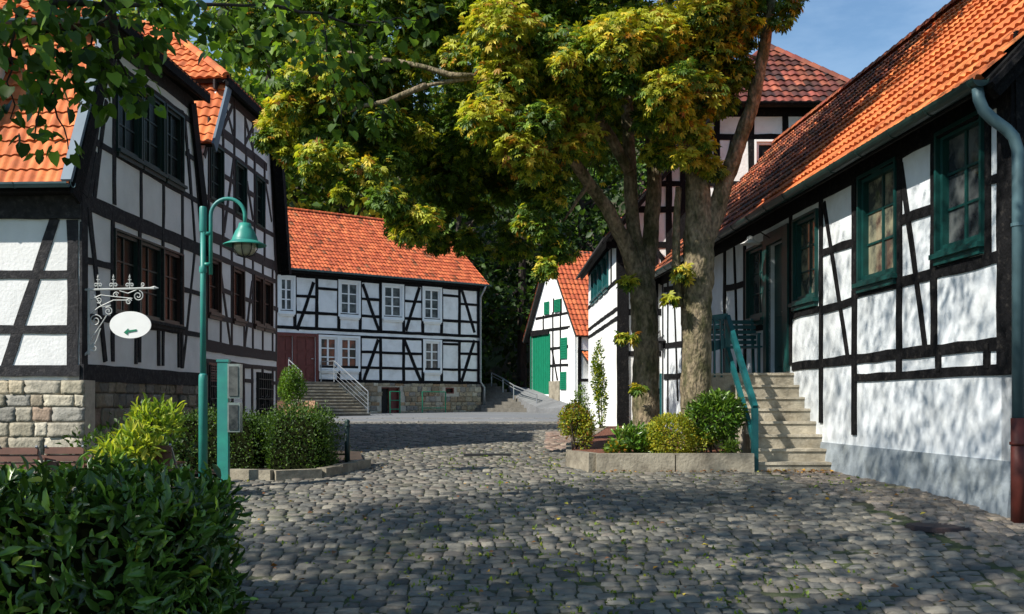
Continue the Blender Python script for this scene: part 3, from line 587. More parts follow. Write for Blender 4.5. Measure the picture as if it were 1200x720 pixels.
for (u0, z0, u1, z1) in drs:
    d = MB(); W.rect(d, u0, z0, u1, z1, -.14, -.08)
    for k in range(2):
        for (za, zb) in ((.08, .3), (.36, .62), (.68, .93)):
            uu = u0 + (u1 - u0) * (.08 + k * .46); W.rect(d, uu, z0 + (z1 - z0) * za, uu + (u1 - u0) * .38, z0 + (z1 - z0) * zb, -.09, -.055)
    W.rect(d, u0 - .14, z0, u0, z1 + .13, -.02, .05); W.rect(d, u1, z0, u1 + .12, z1 + .13, -.02, .052); W.rect(d, u0, z1, u1, z1 + .13, -.02, .048)
    do = d.build("door", M['redbrown'], h3); kn = MB(); kn.tube([W.P(u1 - .12, z0 + 1.0, -.07), W.P(u1 - .12, z0 + 1.0, .0), W.P(u1 - .22, z0 + 1.0, .0)], .015, 6); kn.build("handle", M['silver'], do)
cel = (cu(447), .95, cu(469), zc(458, 454)); sw = (cu(522), zc(527, 461.5), cu(532), zc(527, 454.5))
backing(C, cL, cR + .05, .3, zs, h3, 'mortar', avoid=[cel, sw])
stones(C, cL, cR + .05, .8, zs, h3, [(.32, .27, .19), (.38, .32, .22), (.27, .21, .14), (.36, .25, .15), (.24, .22, .19), (.42, .38, .3)], avoid=[cel, sw], rh=.22, bw=(.22, .5), proud=.04)
d = MB(); W.rect(d, cu(458), cel[1], cel[2], cel[3], -.26, -.2); W.rect(d, cel[2] - .06, cel[1], cel[2], cel[3], -.2, -.1); W.rect(d, cel[0], cel[3] - .06, cel[2], cel[3], -.2, -.1); d.build("cellar_door", M['redbrown'], h3)
d = MB(); W.rect(d, cel[0], cel[1], cu(458), cel[3], -.4, -.3); d.build("cellar_recess", M['deck'], h3)
C.window(sw, h3, M['redbrown'], M['gl_dark'], nx=1, nz=1, fw=.05, depth=.12)
bk_ = lambda u, b, z: C.O + C.d * u - C.n * b + Vector((0, 0, z))
eo = -.35; hs = 3.9; zr3 = 10.75; ze3 = zt_ - .02
tiles("roof", [bk_(cL, eo, ze3), bk_(cR + .28, eo, ze3), bk_(cR + .28, hs, zr3), bk_(cL, hs, zr3)], h3, RED_P, tw=.18, rh=.30, wave=.02, moss_shade=.06)
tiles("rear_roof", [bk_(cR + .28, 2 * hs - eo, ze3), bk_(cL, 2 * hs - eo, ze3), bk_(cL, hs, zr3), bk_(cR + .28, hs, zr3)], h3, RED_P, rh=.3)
ridge(bk_(cL, hs, zr3 + .03), bk_(cR + .3, hs, zr3 + .03), h3, RED_P)
gutter(bk_(cL, eo - .07, ze3), bk_(cR + .3, eo - .07, ze3), h3, M['zinc'])
sd = MB(); GE = Wall((C.P(cR, 0).x, C.P(cR, 0).y), (-.6, .8), (.8, .6)); GE.wall([(0, .3), (2 * hs, .3), (2 * hs, zt_), (hs, zr3 - .15), (0, zt_)], [], "end_wall", M['plaster'], h3, .22)
sf = MB(); sf.hexa([bk_(cL, eo, ze3 - .15), bk_(cR + .2, eo, ze3 - .15), bk_(cR + .2, 0, ze3 - .15), bk_(cL, 0, ze3 - .15), bk_(cL, eo, ze3 - .05), bk_(cR + .2, eo, ze3 - .05), bk_(cR + .2, 0, ze3 - .05), bk_(cL, 0, ze3 - .05)]); sf.build("soffit", M['black'], h3)
dp = MB(); dp.tube([bk_(cR + .05, eo - .07, ze3 - .08), bk_(cR + .05, eo + .1, ze3 - .3), C.P(cR - .02, ze3 - .6, .08), C.P(cR - .02, zs + .1, .08), C.P(cR + .18, zs - .15, .12), C.P(cR + .18, 1.2, .12)], .055, 8); dp.build("downpipe", M['steel'], h3, True)
# front steps with landing and rails
zl = zs - .01; sm = MB(); uR = cu(375); uL = uR - 2.1; n = 10; g0 = float(gz(-7.5, 41.8))
def rail(parent, pts, m, h=.9, nb=4, r=.022, name="handrail", posts=None):
    mb = MB(); pts = [Vector(p) for p in pts]; up = Vector((0, 0, h))
    mb.tube([p + up for p in pts], r, 6)
    for k in range(nb): mb.tube([p + up * ((k + 1) / (nb + 1)) for p in pts], r * .5, 5)
    for p in (posts or pts): mb.tube([Vector(p), Vector(p) + up], r, 6)
    return mb.build(name, m, parent)
W = C; tr_ = MB(); W.rect(sm, cL, .6, uR, zl, .06, 1.35)
for i in range(n):
    z1 = zl - (i + 1) * (zl - g0) / (n + 1); W.rect(sm, uL - .02 * i, .6, uR + .10 + .03 * i, z1, 1.35 + .25 * i - .02, 1.35 + .25 * (i + 1)); W.rect(tr_, uL - .03 - .02 * i, z1 - .045, uR + .12 + .03 * i, z1 + .006, 1.36 + .25 * i, 1.35 + .25 * (i + 1) + .045)
sm.build("front_steps", M['darkstep'], h3); tr_.build("step_treads", M['step'], h3)
rail(h3, [C.P(uR, zl, .1), C.P(uR, zl, 1.35), C.P(uR + .25, g0 + .1, 3.9)], M['steel'], nb=4)
rail(h3, [C.P(uL, zl, 1.35), C.P(uL, g0 + .9, 2.6)], M['steel'], nb=4, name="left_handrail")
gb = MB()
for i, x in enumerate((445.5, 457, 483, 510)): gb.tube([C.P(cu(x), 1.0, .9), C.P(cu(x), 2.1, .9)], .03, 6)
for z in (1.3, 1.7, 2.1): gb.tube([C.P(cu(445.5), z, .9), C.P(cu(457), z, .9)], .022, 5)
for z in (1.35, 2.1): gb.tube([C.P(cu(483), z, .9), C.P(cu(510), z, .9)], .022, 5)
tag(gb.build("barrier_rail", M['green']), "low green pipe railing in front of the cellar door of the central house", "railing")

# ================================================================== FAR HOUSE WITH GREEN DOOR
dF = Vector((-.39, .92, 0)).normalized()
H = Wall(((677 - 600) / 1200 * 46, 46), (dF.x, dF.y), (-dF.y, dF.x)); W = H
h4 = thing("half_timbered_house", H.P(2.6, 1.4, -2.5), "far white house with a tall green barn door at the lane's end", "house")
L4 = H.u(620.5); ze4 = 5.05; za4 = 8.75; m4 = L4 / 2
gd = (H.u(644), 2.0, H.u(623), H.uz(640, 392)[1]); gd = (gd[0], H.uz(644, 455)[1] - .3, gd[2], H.uz(634, 393)[1])
gdr = (min(gd[0], gd[2]), gd[1], max(gd[0], gd[2]), gd[3])
H.wall([(0, .8), (L4, .8), (L4, ze4), (m4, za4), (0, ze4)], [gdr], "gable_wall", M['plaster'], h4)
d = MB(); W.rect(d, gdr[0], gdr[1], gdr[2], gdr[3], -.12, -.05)
for i in range(8): uu = gdr[0] + (gdr[2] - gdr[0]) * i / 8; W.rect(d, uu + .005, gdr[1], uu + (gdr[2] - gdr[0]) / 8 - .015, gdr[3], -.05, -.035)
W.rect(d, gdr[0] - .1, gdr[1], gdr[0], gdr[3], -.02, .03); W.rect(d, gdr[2], gdr[1], gdr[2] + .08, gdr[3], -.02, .03); d.build("barn_door", M['green'], h4)
tb = MB(); BM(W, tb, [((621.3, 385), (621.3, 456), .14), ((620, 390), (668, 383.5), .14), ((628, 374), (668, 366.5), .12), ((648, 366), (648, 450), .13), ((657, 366), (657, 446), .12), ((644.8, 409), (667, 406), .12), ((644.8, 429), (667, 428), .12), ((647, 410), (653.5, 446), .12), ((637, 370), (637, 388), .12), ((658, 350), (658, 367), .1), ((649, 350), (649, 367), .1), ((644.5, 392), (644.5, 452), .12)])
W.beam(tb, (gdr[0], gdr[3] + .12), (gdr[2], gdr[3] + .12), .26, proud=.05); tb.build("timber_frame", M['black'], h4)
def rect_px(W, x0, x1, y0, y1, o0, o1, mb):
    a = W.uz(x0, (y0 + y1) / 2)[0]; b = W.uz(x1, (y0 + y1) / 2)[0]; xm = (x0 + x1) / 2; z0 = W.uz(xm, y1)[1]; z1 = W.uz(xm, y0)[1]; W.rect(mb, min(a, b), z0, max(a, b), z1, o0, o1)
for (x0, x1, y0, y1) in ((657.8, 665, 396, 421), (657.3, 664, 436, 457), (650.5, 657.5, 351, 366), (638.5, 644, 354, 369)):
    sh = MB(); rect_px(W, x0, x1, y0, y1, .02, .055, sh)
    for i in range(9): yy = y0 + (y1 - y0) * (i + .3) / 9; rect_px(W, x0 + .8, x1 - .8, yy, yy + (y1 - y0) / 22, .055, .075, sh)
    sh.build("shutter", M['green'], h4)
pil = MB(); W.rect(pil, .08, .8, .75, 5.0, .0, .10); pil.build("pilaster", M['plaster'], h4)
B4 = lambda a, b, z: H.O + H.d * a - H.n * b + Vector((0, 0, z))      # a along gable, b into the house
tiles("roof", [B4(-.35, -.25, ze4 - .45), B4(-.35, 9, ze4 - .45), B4(m4, 9, za4 + .1), B4(m4, -.25, za4 + .1)], h4, RED_P, rh=.3, tw=.22)
tiles("rear_roof", [B4(L4 + .3, 9, ze4 - .4), B4(L4 + .3, -.25, ze4 - .4), B4(m4, -.25, za4 + .1), B4(m4, 9, za4 + .1)], h4, RED_P, rh=.3)
EV = Wall((H.O.x, H.O.y), (-H.n.x, -H.n.y), (-H.d.x, -H.d.y)); EV.wall([(0, .8), (9, .8), (9, ze4 - .1), (0, ze4 - .1)], [], "side_wall", M['plaster'], h4)
tb = MB()
for u in (.1, 1.4, 2.7, 4): EV.beam(tb, (u, .9), (u, ze4 - .1), .16)
for z in (ze4 - .2, 3.9, 2.6): EV.beam(tb, (0, z), (8, z), .14)
tb.build("side_timber_frame", M['black'], h4)
po = MB(); po.box(EV.P(.9, 1.9, .55), (.9, .9, 2.0)); pr_ = po.build("porch", M['plaster'], h4)
tiles("porch_roof", [EV.P(.2, 2.95, 1.3), EV.P(1.7, 2.95, 1.3), EV.P(1.7, 3.9, .0), EV.P(.2, 3.9, .0)], h4, OR_P, rh=.25, deckname="porch_roof_deck")
bs = MB(); rect_px(W, 644.5, 656.3, 447, 470, -.02, .06, bs); bs.build("plinth", M['kerb'], h4)

# ================================================================== CORNER HOUSE (tall, behind the chestnuts)
X0 = (724 - 600) / 1200 * 26
h5 = thing("half_timbered_house", (X0 + 3, 28.5, .9), "tall narrow half-timbered house with a dark red pyramid roof, behind the two chestnut trunks", "house")
SW = Wall((X0, 26), (-.0208, 1), (-1, -.0208)); FW = Wall((X0, 26), (1, 0), (0, -1)); su = SW.u
wsd = [(su(a), 4.85, su(b), 5.68) for a, b in ((713, 708.5), (706.8, 702.8), (701.4, 698), (697, 694.2))]
SW.wall([(0, .4), (7.8, .4), (7.8, 6.0), (0, 6.0)], wsd, "side_wall", M['plaster'], h5)
for r in wsd: SW.window(r, h5, M['white'] if r[0] < 2 else M['teal'], M['gl_mid'], nx=2, nz=2, fw=.07, mw=.03, case=.05, sill=M['teal'])
tb = MB()
for z, w in ((5.85, .2), (4.72, .1), (3.99, .1), (3.75, .1)): SW.beam(tb, (0, z), (7.8, z), w)
for u in (.12, 1.35): SW.beam(tb, (u, 4.72), (u, 5.85), .16)
tb.build("side_timber_frame", M['black'], h5)
FW.wall([(0, .4), (6.45, .4), (6.45, 9.05), (2.35, 9.05), (2.35, 8.75), (0, 5.95)], [(FW.u(886), 7.25, FW.u(926), 8.22)], "front_wall", M['plaster'], h5)
FW.window((FW.u(886), 7.25, FW.u(926), 8.22), h5, M['white'], M['gl_dark'], nx=2, nz=1, fw=.07, case=.05)
tb = MB(); W = FW
W.beam(tb, (.13, .5), (.13, 6.0), .3, proud=.04)
for z, w in ((4.7, .16), (3.9, .16), (2.85, .14), (1.9, .14), (8.95, .2), (8.35, .15), (6.5, .16), (7.15, .14), (5.6, .16)):
    W.beam(tb, (0 if z < 5.6 else (z - 5.95) / 1.19 if z < 8.6 else 2.3, z), (6.45, z), w)
for x in (768, 784, 800, 818, 840, 880, 920): W.beam(tb, (FW.u(x), .6), (FW.u(x), 6.8 if x < 780 else 9.0), .15)
BM(W, tb, [((793, 330), (788, 440), .1), ((804, 300), (816, 380), .12), ((842, 240), (858, 165), .12)])
tb.build("timber_frame", M['black'], h5)
F5 = lambda x, y, z: Vector((x, y, z))
tiles("wing_roof", [F5(X0 - .45, 34, 5.75), F5(X0 - .3, 25.6, 5.75), F5(X0 + 2.5, 25.6, 9.0), F5(X0 + 2.4, 34, 9.0)], h5, OLD_P, rh=.3, old=.1)
vb = MB(); vb.bar(F5(X0 - .42, 25.62, 5.60), F5(X0 + 2.45, 25.62, 8.92), .06, .24, up=(0, -1, 0)); vb.build("verge_board", M['black'], h5)
sf = MB(); sf.hexa([F5(X0 - .42, 25.6, 5.66), F5(X0, 25.6, 5.92), F5(X0 - .16, 34, 5.92), F5(X0 - .58, 34, 5.66), F5(X0 - .42, 25.6, 5.72), F5(X0, 25.6, 6.0), F5(X0 - .16, 34, 6.0), F5(X0 - .58, 34, 5.72)]); sf.build("soffit", M['deck'], h5)
ex0, ex1, ey0, ey1, zz = 4.7, 9.45, 25.6, 31.2, 9.1; ap = F5(7.1, 28.4, 11.45)
c4 = [F5(ex0, ey0, zz), F5(ex1, ey0, zz), F5(ex1, ey1, zz), F5(ex0, ey1, zz)]
for i, nm in enumerate(("roof", "right_roof_slope", "rear_roof_slope", "left_roof_slope")): tiles(nm, [c4[i], c4[(i + 1) % 4], ap], h5, OLD_P, rh=.34, tw=.22, old=.22, lift=.045, moss_shade=.25)
for i in range(4): ridge(ap + Vector((0, 0, .04)), c4[i] + Vector((0, 0, .06)), h5, OLD_P, name="hip_tiles")
tw = MB(); tw.hexa([F5(X0, 26.2, .4), F5(9.1, 26.2, .4), F5(9.1, 31, .4), F5(X0, 31, .4), F5(4.95, 26.2, 9.0), F5(9.1, 26.2, 9.0), F5(9.1, 31, 9.0), F5(4.95, 31, 9.0)]); tw.build("rear_walls", M['plaster_blue'], h5)
gutter(F5(ex0, ey0 - .06, zz), F5(ex1, ey0 - .06, zz), h5, M['black'])
d = MB(); rect_px(FW, 773, 783, 438, 510, .02, .06, d); d.build("door", M['teal'], h5)
dp = MB(); dp.tube([F5(X0 + .75, 25.75, 5.7), F5(3.78, 25.7, 5.2), F5(3.84, 25.8, 4.9), F5(3.84, 25.8, 1.0)], .06, 8); dp.build("downpipe", M['black'], h5, True)
bt = MB(); bt.hexa([F5(X0 - .28, 26.3, .4), F5(X0 - .002, 26.05, .4), F5(X0 - .01, 29, .4), F5(X0 - .4, 29, .4), F5(X0 - .16, 26.3, 3.4), F5(X0 - .002, 26.05, 3.4), F5(X0 - .01, 29, 3.6), F5(X0 - .2, 29, 3.6)]); bt.build("buttress", M['plaster'], h5)

# ================================================================== RIGHT HOUSE
rd = Vector((-.0706, 1, 0)).normalized()
Wr = Wall((4.92, 10.04), (rd.x, rd.y), (-rd.y, rd.x)); W = Wr; ru = Wr.u
h6 = thing("half_timbered_house", Wr.P(7, .7, -2.8), "long right-hand house with teal windows and a bright orange tiled roof", "house")
LEN = 16.0; zw = 5.05
wA = (ru(1152), 3.30, ru(1101), 4.60); wB = (ru(1051), 3.22, ru(1009), 4.58); wC = (ru(958), 3.20, ru(932), 4.45); wD = (ru(896), 3.12, ru(877), 4.35); dr = (ru(920), 2.10, ru(901), 4.28)
Wr.wall([(0, .9), (LEN, .9), (LEN, zw), (0, zw)], [wA, wB, wC, wD, dr], "street_wall", M['plaster_rough'], h6)
pl = MB(); 
for i in range(20):      # battered plinth, slightly proud
    u0_, u1_ = LEN * i / 20, LEN * (i + 1) / 20
    pl.hexa([W.P(u0_, .2, -.1), W.P(u1_, .2, -.1), W.P(u1_, .2, .10), W.P(u0_, .2, .10), W.P(u0_, 1.02, -.1), W.P(u1_, 1.02, -.1), W.P(u1_, 1.02, .018), W.P(u0_, 1.02, .018)])
pl.build("plinth", M['plinth'], h6)
tb = MB(); TB = .15
W.beam(tb, (0.13, 1.88), (.13, zw), .27, proud=.03); W.beam(tb, (0, 4.80), (LEN, 4.80), .46, proud=.03)  # top plate made deep enough to stand for the eave shade too
W.beam(tb, (0, 3.07), (ru(999), 3.07), .13); W.beam(tb, (0, 2.19), (ru(929), 2.17), .13); W.beam(tb, (0, 1.93), (ru(1003), 1.93), .105)
for x, z0_, z1_, w in ((1159, 3.07, 4.8, .10), (1095.5, 2.2, 4.8, .12), (1054.5, 1.93, 4.8, .13), (1002, 1.16, 4.8, .14), (963, 1.30, 4.8, .12), (927.5, 2.2, 4.8, .1), (873.5, 1.9, 4.8, .12), (850, 1.9, 4.8, .13), (829, 1.9, 4.8, .13), (1101, 1.95, 2.2, .10), (1158, 1.95, 2.2, .09), (800, 1.0, 4.8, .13), (783, 1.0, 4.8, .12)):
    W.beam(tb, (ru(x), z0_), (ru(x), z1_), w)
BM(W, tb, [((1056.5, 192), (1085, 408), .10), ((966, 238), (994, 418), .10), ((1053, 260), (1093, 246), .12), ((1161, 212), (1173, 208), .1), ((962, 298), (1002, 284), .11), ((962, 364), (1002, 353), .11),
    ((850, 338), (873, 333), .11), ((861, 290), (866, 445), .09), ((790, 330), (795, 470), .09), ((779, 405), (829, 400), .13), ((779, 442), (829, 438), .13), ((779, 340), (829, 330), .13), ((829, 385), (850, 383), .12)])
W.beam(tb, (ru(929), 2.98), (ru(961), 2.98), .10); W.beam(tb, (ru(877), 2.9), (ru(897), 2.9), .10)
tb.build("timber_frame", M['black'], h6)
for r, g in ((wA, 'gl_mid'), (wB, 'gl_warm'), (wC, 'gl_warm'), (wD, 'gl_mid')): Wr.window(r, h6, M['wteal'], M[g], nx=2, nz=3, fw=.06, mw=.028, case=.04, sill=M['wteal'], depth=.08)
d = MB(); u0, z0, u1, z1 = dr; W.rect(d, u0, z0, u1, z1, -.16, -.10)
for za, zb in ((.05, .38), (.44, .92)): W.rect(d, u0 + .12, z0 + (z1 - z0) * za, u1 - .12, z0 + (z1 - z0) * zb, -.10, -.08)
W.rect(d, u0 - .24, z0, u0, z1 + .2, -.03, .05); W.rect(d, u1, z0, u1 + .16, z1 + .2, -.03, .05); W.rect(d, u0, z1, u1, z1 + .2, -.03, .052)
do = d.build("door", M['wteal'], h6); kn = MB(); kn.tube([W.P(u0 + .1, 3.1, -.1), W.P(u0 + .1, 3.1, -.03), W.P(u0 + .22, 3.1, -.03)], .014, 6); kn.build("handle", M['silver'], do)
# near gable end
GN = Wall((Wr.O.x, Wr.O.y), (rd.y, -rd.x), (-rd.x, -rd.y)); GW = 6.2; hp = 2.84 + .35
bh = lambda a, b, z: Wr.O + Wr.d * a - Wr.n * b + Vector((0, 0, z))
tanp = 1.04; zeave = 4.74; wov = .38; HSP = 2.9; zrg = zeave + (HSP + wov) * tanp
GN.wall([(0, .2), (2 * HSP, .2), (2 * HSP, zw), (HSP, zrg - .1), (0, zw)], [], "gable_wall", M['plaster_rough'], h6)
tb = MB()
for u in (.14, 1.5, 2.9, 4.3, 5.66): GN.beam(tb, (u, 1.9), (u, 5.1 + (min(u, 5.8 - u)) * 1.0), .26 if u < 1 else .16, proud=.03)
for z in (1.95, 3.05, 4.95): GN.beam(tb, (0, z), (2 * HSP, z), .17)
tb.build("gable_timber_frame", M['black'], h6)
VO = -.16
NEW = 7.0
tiles("roof", [bh(VO, -wov, zeave), bh(NEW, -wov, zeave), bh(NEW, HSP, zrg), bh(VO, HSP, zrg)], h6, [(.60, .17, .05), (.54, .145, .045), (.66, .20, .06), (.48, .125, .04)], tw=.15, rh=.31, wave=.02, lift=.045, ns=6)
tiles("old_shaded_roof", [bh(NEW, -wov, zeave), bh(LEN + 4.5, -wov, zeave), bh(LEN + 4.5, HSP, zrg), bh(NEW, HSP, zrg)], h6, [(.46, .13, .05), (.30, .08, .04), (.42, .12, .045), (.18, .055, .035)], tw=.15, rh=.31, wave=.02, lift=.045, old=.2, moss_shade=.35)  # old tiles; darker palette and extra moss also stand in for tree crown shade
tiles("rear_roof", [bh(LEN + 4.5, 2 * HSP + wov, zeave), bh(VO, 2 * HSP + wov, zeave), bh(VO, HSP, zrg), bh(LEN + 4.5, HSP, zrg)], h6, RED_P, rh=.31)
ridge(bh(VO, HSP, zrg + .03), bh(LEN + 4.5, HSP, zrg + .03), h6, [(.4, .11, .05), (.3, .09, .045)], r=.13)
vb = MB(); nn_ = Vector((0, 0, 1))
vb.bar(bh(VO - .02, -wov + .02, zeave - .11), bh(VO - .02, HSP, zrg - .11), .05, .22, up=(0, -1, 0)); vb.bar(bh(VO + .08, -wov + .12, zeave - .14), bh(VO + .08, HSP, zrg - .24), .12, .12, up=(0, -1, 0)); vb.build("barge_board", M['black'], h6)
sf = MB(); sf.hexa([bh(VO, -wov, zeave - .12), bh(LEN, -wov, zeave - .12), bh(LEN, 0.02, zw - .05), bh(VO, 0.02, zw - .05), bh(VO, -wov, zeave - .06), bh(LEN, -wov, zeave - .06), bh(LEN, .02, zw + .05), bh(VO, .02, zw + .05)]); sf.build("soffit", M['black'], h6)
gutter(bh(VO - .02, -wov - .05, zeave - .02), bh(LEN, -wov - .05, zeave - .02), h6, M['dkgreen'], r=.085)
dpp = [(-.10, .42, 4.64), (-.10, .41, 4.54), (-.11, .37, 4.43), (-.13, .28, 4.33), (-.145, .16, 4.24), (-.155, .09, 4.16), (-.16, .055, 4.04), (-.16, .05, 3.9), (-.16, .05, 1.45)]
dp = MB(); dp.tube([Wr.P(a, z, o) for a, o, z in dpp], .056, 14); dp.build("downpipe", M['zinc'], h6, True)
dp = MB(); dp.tube([Wr.P(-.16, 1.45, .05), Wr.P(-.16, .4, .05)], .066, 14); dp.tube([Wr.P(-.16, 1.22, .05), Wr.P(-.16, 1.19, .05)], .078, 14); dp.build("standpipe", M['redpaint'], h6, True)
for z in (3.3,):
    dp = MB(); dp.tube([Wr.P(-.16, z, .05), Wr.P(-.16, z + .03, .05)], .066, 14); dp.build("pipe_clip", M['zinc'], h6)
# wall lamps
wl_ = thing("wall_lamp", W.P(ru(905), 4.3, 0), "small white enamel lamp over the teal door of the right house", "wall lamp")
lm = MB(); c = W.P(ru(905), 4.28, .38); lm.lathe(c, [(.012, .14), (.05, .12), (.06, .06), (.17, .0), (.165, -.005), (.05, .045)], 18); lm.build("lamp_shade", M['white'], wl_, True)
lm = MB(); lm.tube([W.P(ru(905), 4.35, 0), W.P(ru(905), 4.48, .2), c + Vector((0, 0, .13))], .012, 6); lm.build("arm", M['iron'], wl_)
wl2_ = thing("wall_lamp", (3.72, 25.7, 3.1), "black lantern on the wall beside the downpipe, between the chestnut trunks", "wall lamp")
lm = MB(); lm.lathe((3.7, 25.55, 2.95), [(.0, .3), (.16, .18), (.11, .16), (.08, -.05), (.0, -.07)], 12); lm.build("lantern", M['iron'], wl2_); lm = MB(); lm.tube([(3.7, 25.95, 3.35), (3.7, 25.6, 3.4), (3.7, 25.55, 3.25)], .015, 6); lm.build("arm", M['iron'], wl2_)

# ---- right steps, landing, rail, bench
ZS = [14.6 + .24 * i for i in range(8)]; HT = [.75, .93, 1.13, 1.32, 1.51, 1.69, 1.88, 2.07]
st = MB(); XL = 3.50
for i in range(8):
    y0 = ZS[i]; y1 = ZS[i] + .24 + (.0 if i < 7 else 2.6); x1 = rw(y0) + .04; xl = XL if i < 7 else 3.17; rr_ = .012
    st.hexa([(xl, y0, .2), (x1, y0, .2), (x1 - .0, y1, .2), (xl, y1, .2), (xl, y0, HT[i] - .035), (x1, y0, HT[i] - .035), (x1, y1, HT[i] - .035), (xl, y1, HT[i] - .035)])
    st.hexa([(xl - .01, y0 - .022, HT[i] - .038), (x1, y0 - .022, HT[i] - .036), (x1, y1, HT[i] - .036), (xl - .01, y1, HT[i] - .038), (xl - .01, y0 - .015, HT[i]), (x1, y0 - .015, HT[i] + random.uniform(-.006, .004)), (x1, y1, HT[i]), (xl - .01, y1, HT[i])])
tag(st.build("stone_steps", M['step']), "worn concrete steps climbing beside the right house to its teal door", "steps")
lw = MB(); lw.box((3.33, 16.6, 1.55), (.34, .5, .9)); lwo = None
rt = thing("stair_railing", (XL - .05, 14.55, .62), "teal wooden railing on the steps of the right house", "railing")
nb = (3.45, 14.55); tp = (3.44, 16.35)
ps = MB(); ps.bar((nb[0], nb[1], .55), (nb[0], nb[1], 1.52), .085); ps.build("newel_post", M['teal'], rt)
ps = MB(); ps.bar((tp[0], tp[1], 1.9), (tp[0], tp[1], 2.98), .085); ps.build("newel_post", M['teal'], rt)
ps = MB(); ps.bar((nb[0], nb[1] - .02, 1.52), (tp[0], tp[1], 2.96), .07, .10); ps.build("top_rail", M['teal'], rt)
ps = MB(); ps.bar((nb[0], nb[1], 1.02), (tp[0], tp[1], 2.46), .06, .085); ps.build("lower_rail", M['teal'], rt)
ps = MB(); ps.bar((3.05, 16.33, 2.93), (tp[0], tp[1], 2.98), .07, .09); ps.build("landing_rail", M['teal'], rt)
ps = MB(); ps.bar((3.03, 16.33, 2.45), (tp[0], tp[1], 2.56), .04, .15); ps.build("landing_rail", M['teal'], rt)
for x in (3.1, 3.22, 3.33): 
    ps = MB(); ps.bar((x, 16.30, 2.0), (x, 16.30, 2.93), .075, .03, up=(1, 0, 0)); ps.build("picket", M['teal'], rt)
bn = thing("garden_bench", (3.75, 17.85, 2.07), "teal slatted garden bench on the landing left of the door of the right house", "bench")
for i in range(5):
    sl_ = MB(); sl_.box((3.74, 17.60 + i * .085, 2.56), (1.12, .065, .028)); sl_.build("seat_slat", M['teal'], bn)
for i in range(5):
    sl_ = MB(); sl_.box((3.74, 18.02 + i * .02, 2.66 + i * .09), (1.12, .025, .065)); sl_.build("back_slat", M['teal'], bn)
for x in (3.24, 4.24):
    l_ = MB(); l_.bar((x, 17.6, 2.07), (x, 17.6, 2.78), .05); l_.build("leg", M['teal'], bn); l_ = MB(); l_.bar((x, 17.98, 2.07), (x, 18.12, 3.08), .05); l_.build("leg", M['teal'], bn); l_ = MB(); l_.bar((x, 17.56, 2.78), (x, 18.04, 2.8), .06, .03); l_.build("armrest", M['teal'], bn)

# ================================================================== PLANTER WITH KERB
kp = [(3.40, 14.46), (1.17, 14.46), (.90, 15.3), (1.05, 18.2), (1.75, 22.0), (2.35, 25.9)]
kb = MB()
for i in range(len(kp) - 1):
    a = Vector((*kp[i], 0)); b = Vector((*kp[i + 1], 0)); L = (b - a).length; k = max(1, int(L / .8)); d = (b - a) / k
    for j in range(k):
        p = a + d * j; q = a + d * (j + .985); zb = float(gz(p.x, p.y)); hgt = .25 if i == 0 else .25 if i == 1 else .14
        o = Vector((d.y, -d.x, 0)).normalized() * .10; o = o if i else Vector((0, .10, 0)); r_ = random.uniform(-.008, .008)
        kb.hexa([(p.x - o.x, p.y - o.y, zb - .15), (q.x - o.x, q.y - o.y, zb - .15), (q.x + o.x, q.y + o.y, zb - .15), (p.x + o.x, p.y + o.y, zb - .15), (p.x - o.x * .9, p.y - o.y * .9, zb + hgt + r_), (q.x - o.x * .9, q.y - o.y * .9, zb + hgt + r_), (q.x + o.x * .9, q.y + o.y * .9, zb + hgt), (p.x + o.x * .9, p.y + o.y * .9, zb + hgt)])
tag(kb.build("planter_kerb", M['kerb']), "long sandstone kerb of the planting bed under the chestnut trees, left of the steps", "planter")
so_ = MB(); cpts = [Vector((x, y, float(gz(x, y)) + (.20 if y < 16 else .12))) for x, y in kp] + [Vector((3.8, 25.9, 1.02)), Vector((3.17, 16.4, .9)), Vector((3.48, 14.6, .82))]
tri = tessellate_polygon([[Vector((p.x, p.y, 0)) for p in cpts]]); so_.add(cpts, [tuple(t) for t in tri]); struct(so_.build("planting_bed", M['redsoil']))
# left hedge bed kerb
kb = MB(); kl = [(-3.75, 13.55), (-3.1, 13.35), (-2.55, 13.7), (-2.15, 15.2)]
for i in range(len(kl) - 1):
    a = Vector((*kl[i], 0)); b = Vector((*kl[i + 1], 0)); L = (b - a).length; k = max(1, int(L / .5)); d = (b - a) / k
    for j in range(k):
        p = a + d * j; q = a + d * (j + .97); z = float(gz(p.x, p.y)); kb.bar((p.x, p.y, z + .04), (q.x, q.y, z + .04), .14, .16)
tag(kb.build("bed_kerb", M['kerb']), "low kerb stones around the hedge bed on the left side of the plaza", "kerb")
so_ = MB(); cp = [(-6.4, 13.6), (-3.75, 13.6), (-3.1, 13.4), (-2.6, 13.75), (-2.2, 15.2), (-2.6, 17.5), (-6.3, 19)]; V_ = [Vector((x, y, float(gz(x, y)) + .05)) for x, y in cp]
so_.add(V_, [tuple(t) for t in tessellate_polygon([[Vector((p.x, p.y, 0)) for p in V_]])]); struct(so_.build("hedge_bed", M['soil']))
# manhole
mh = MB(); zc_ = float(gz(3.9, 9.7)); mh.lathe((4.05, 9.75, zc_ - .006), [(.0, .022), (.24, .022), (.25, .012), (.28, .018), (.29, -.02)], 24); tag(mh.build("manhole_cover", M['brown']), "brown rusty round cover in the paving in front of the right house", "manhole cover")
dg = MB(); zd = float(gz(-.5, 17.3))
for i in range(9): dg.box((-.75 + i * .085, 17.3, zd + .012), (.05, .16, .03))
dg.box((-.41, 17.2, zd + .008), (.8, .03, .03)); dg.box((-.41, 17.4, zd + .008), (.8, .03, .03)); tag(dg.build("drain_grate", M['iron']), "small iron drain grate set in the shaded middle of the plaza", "drain")
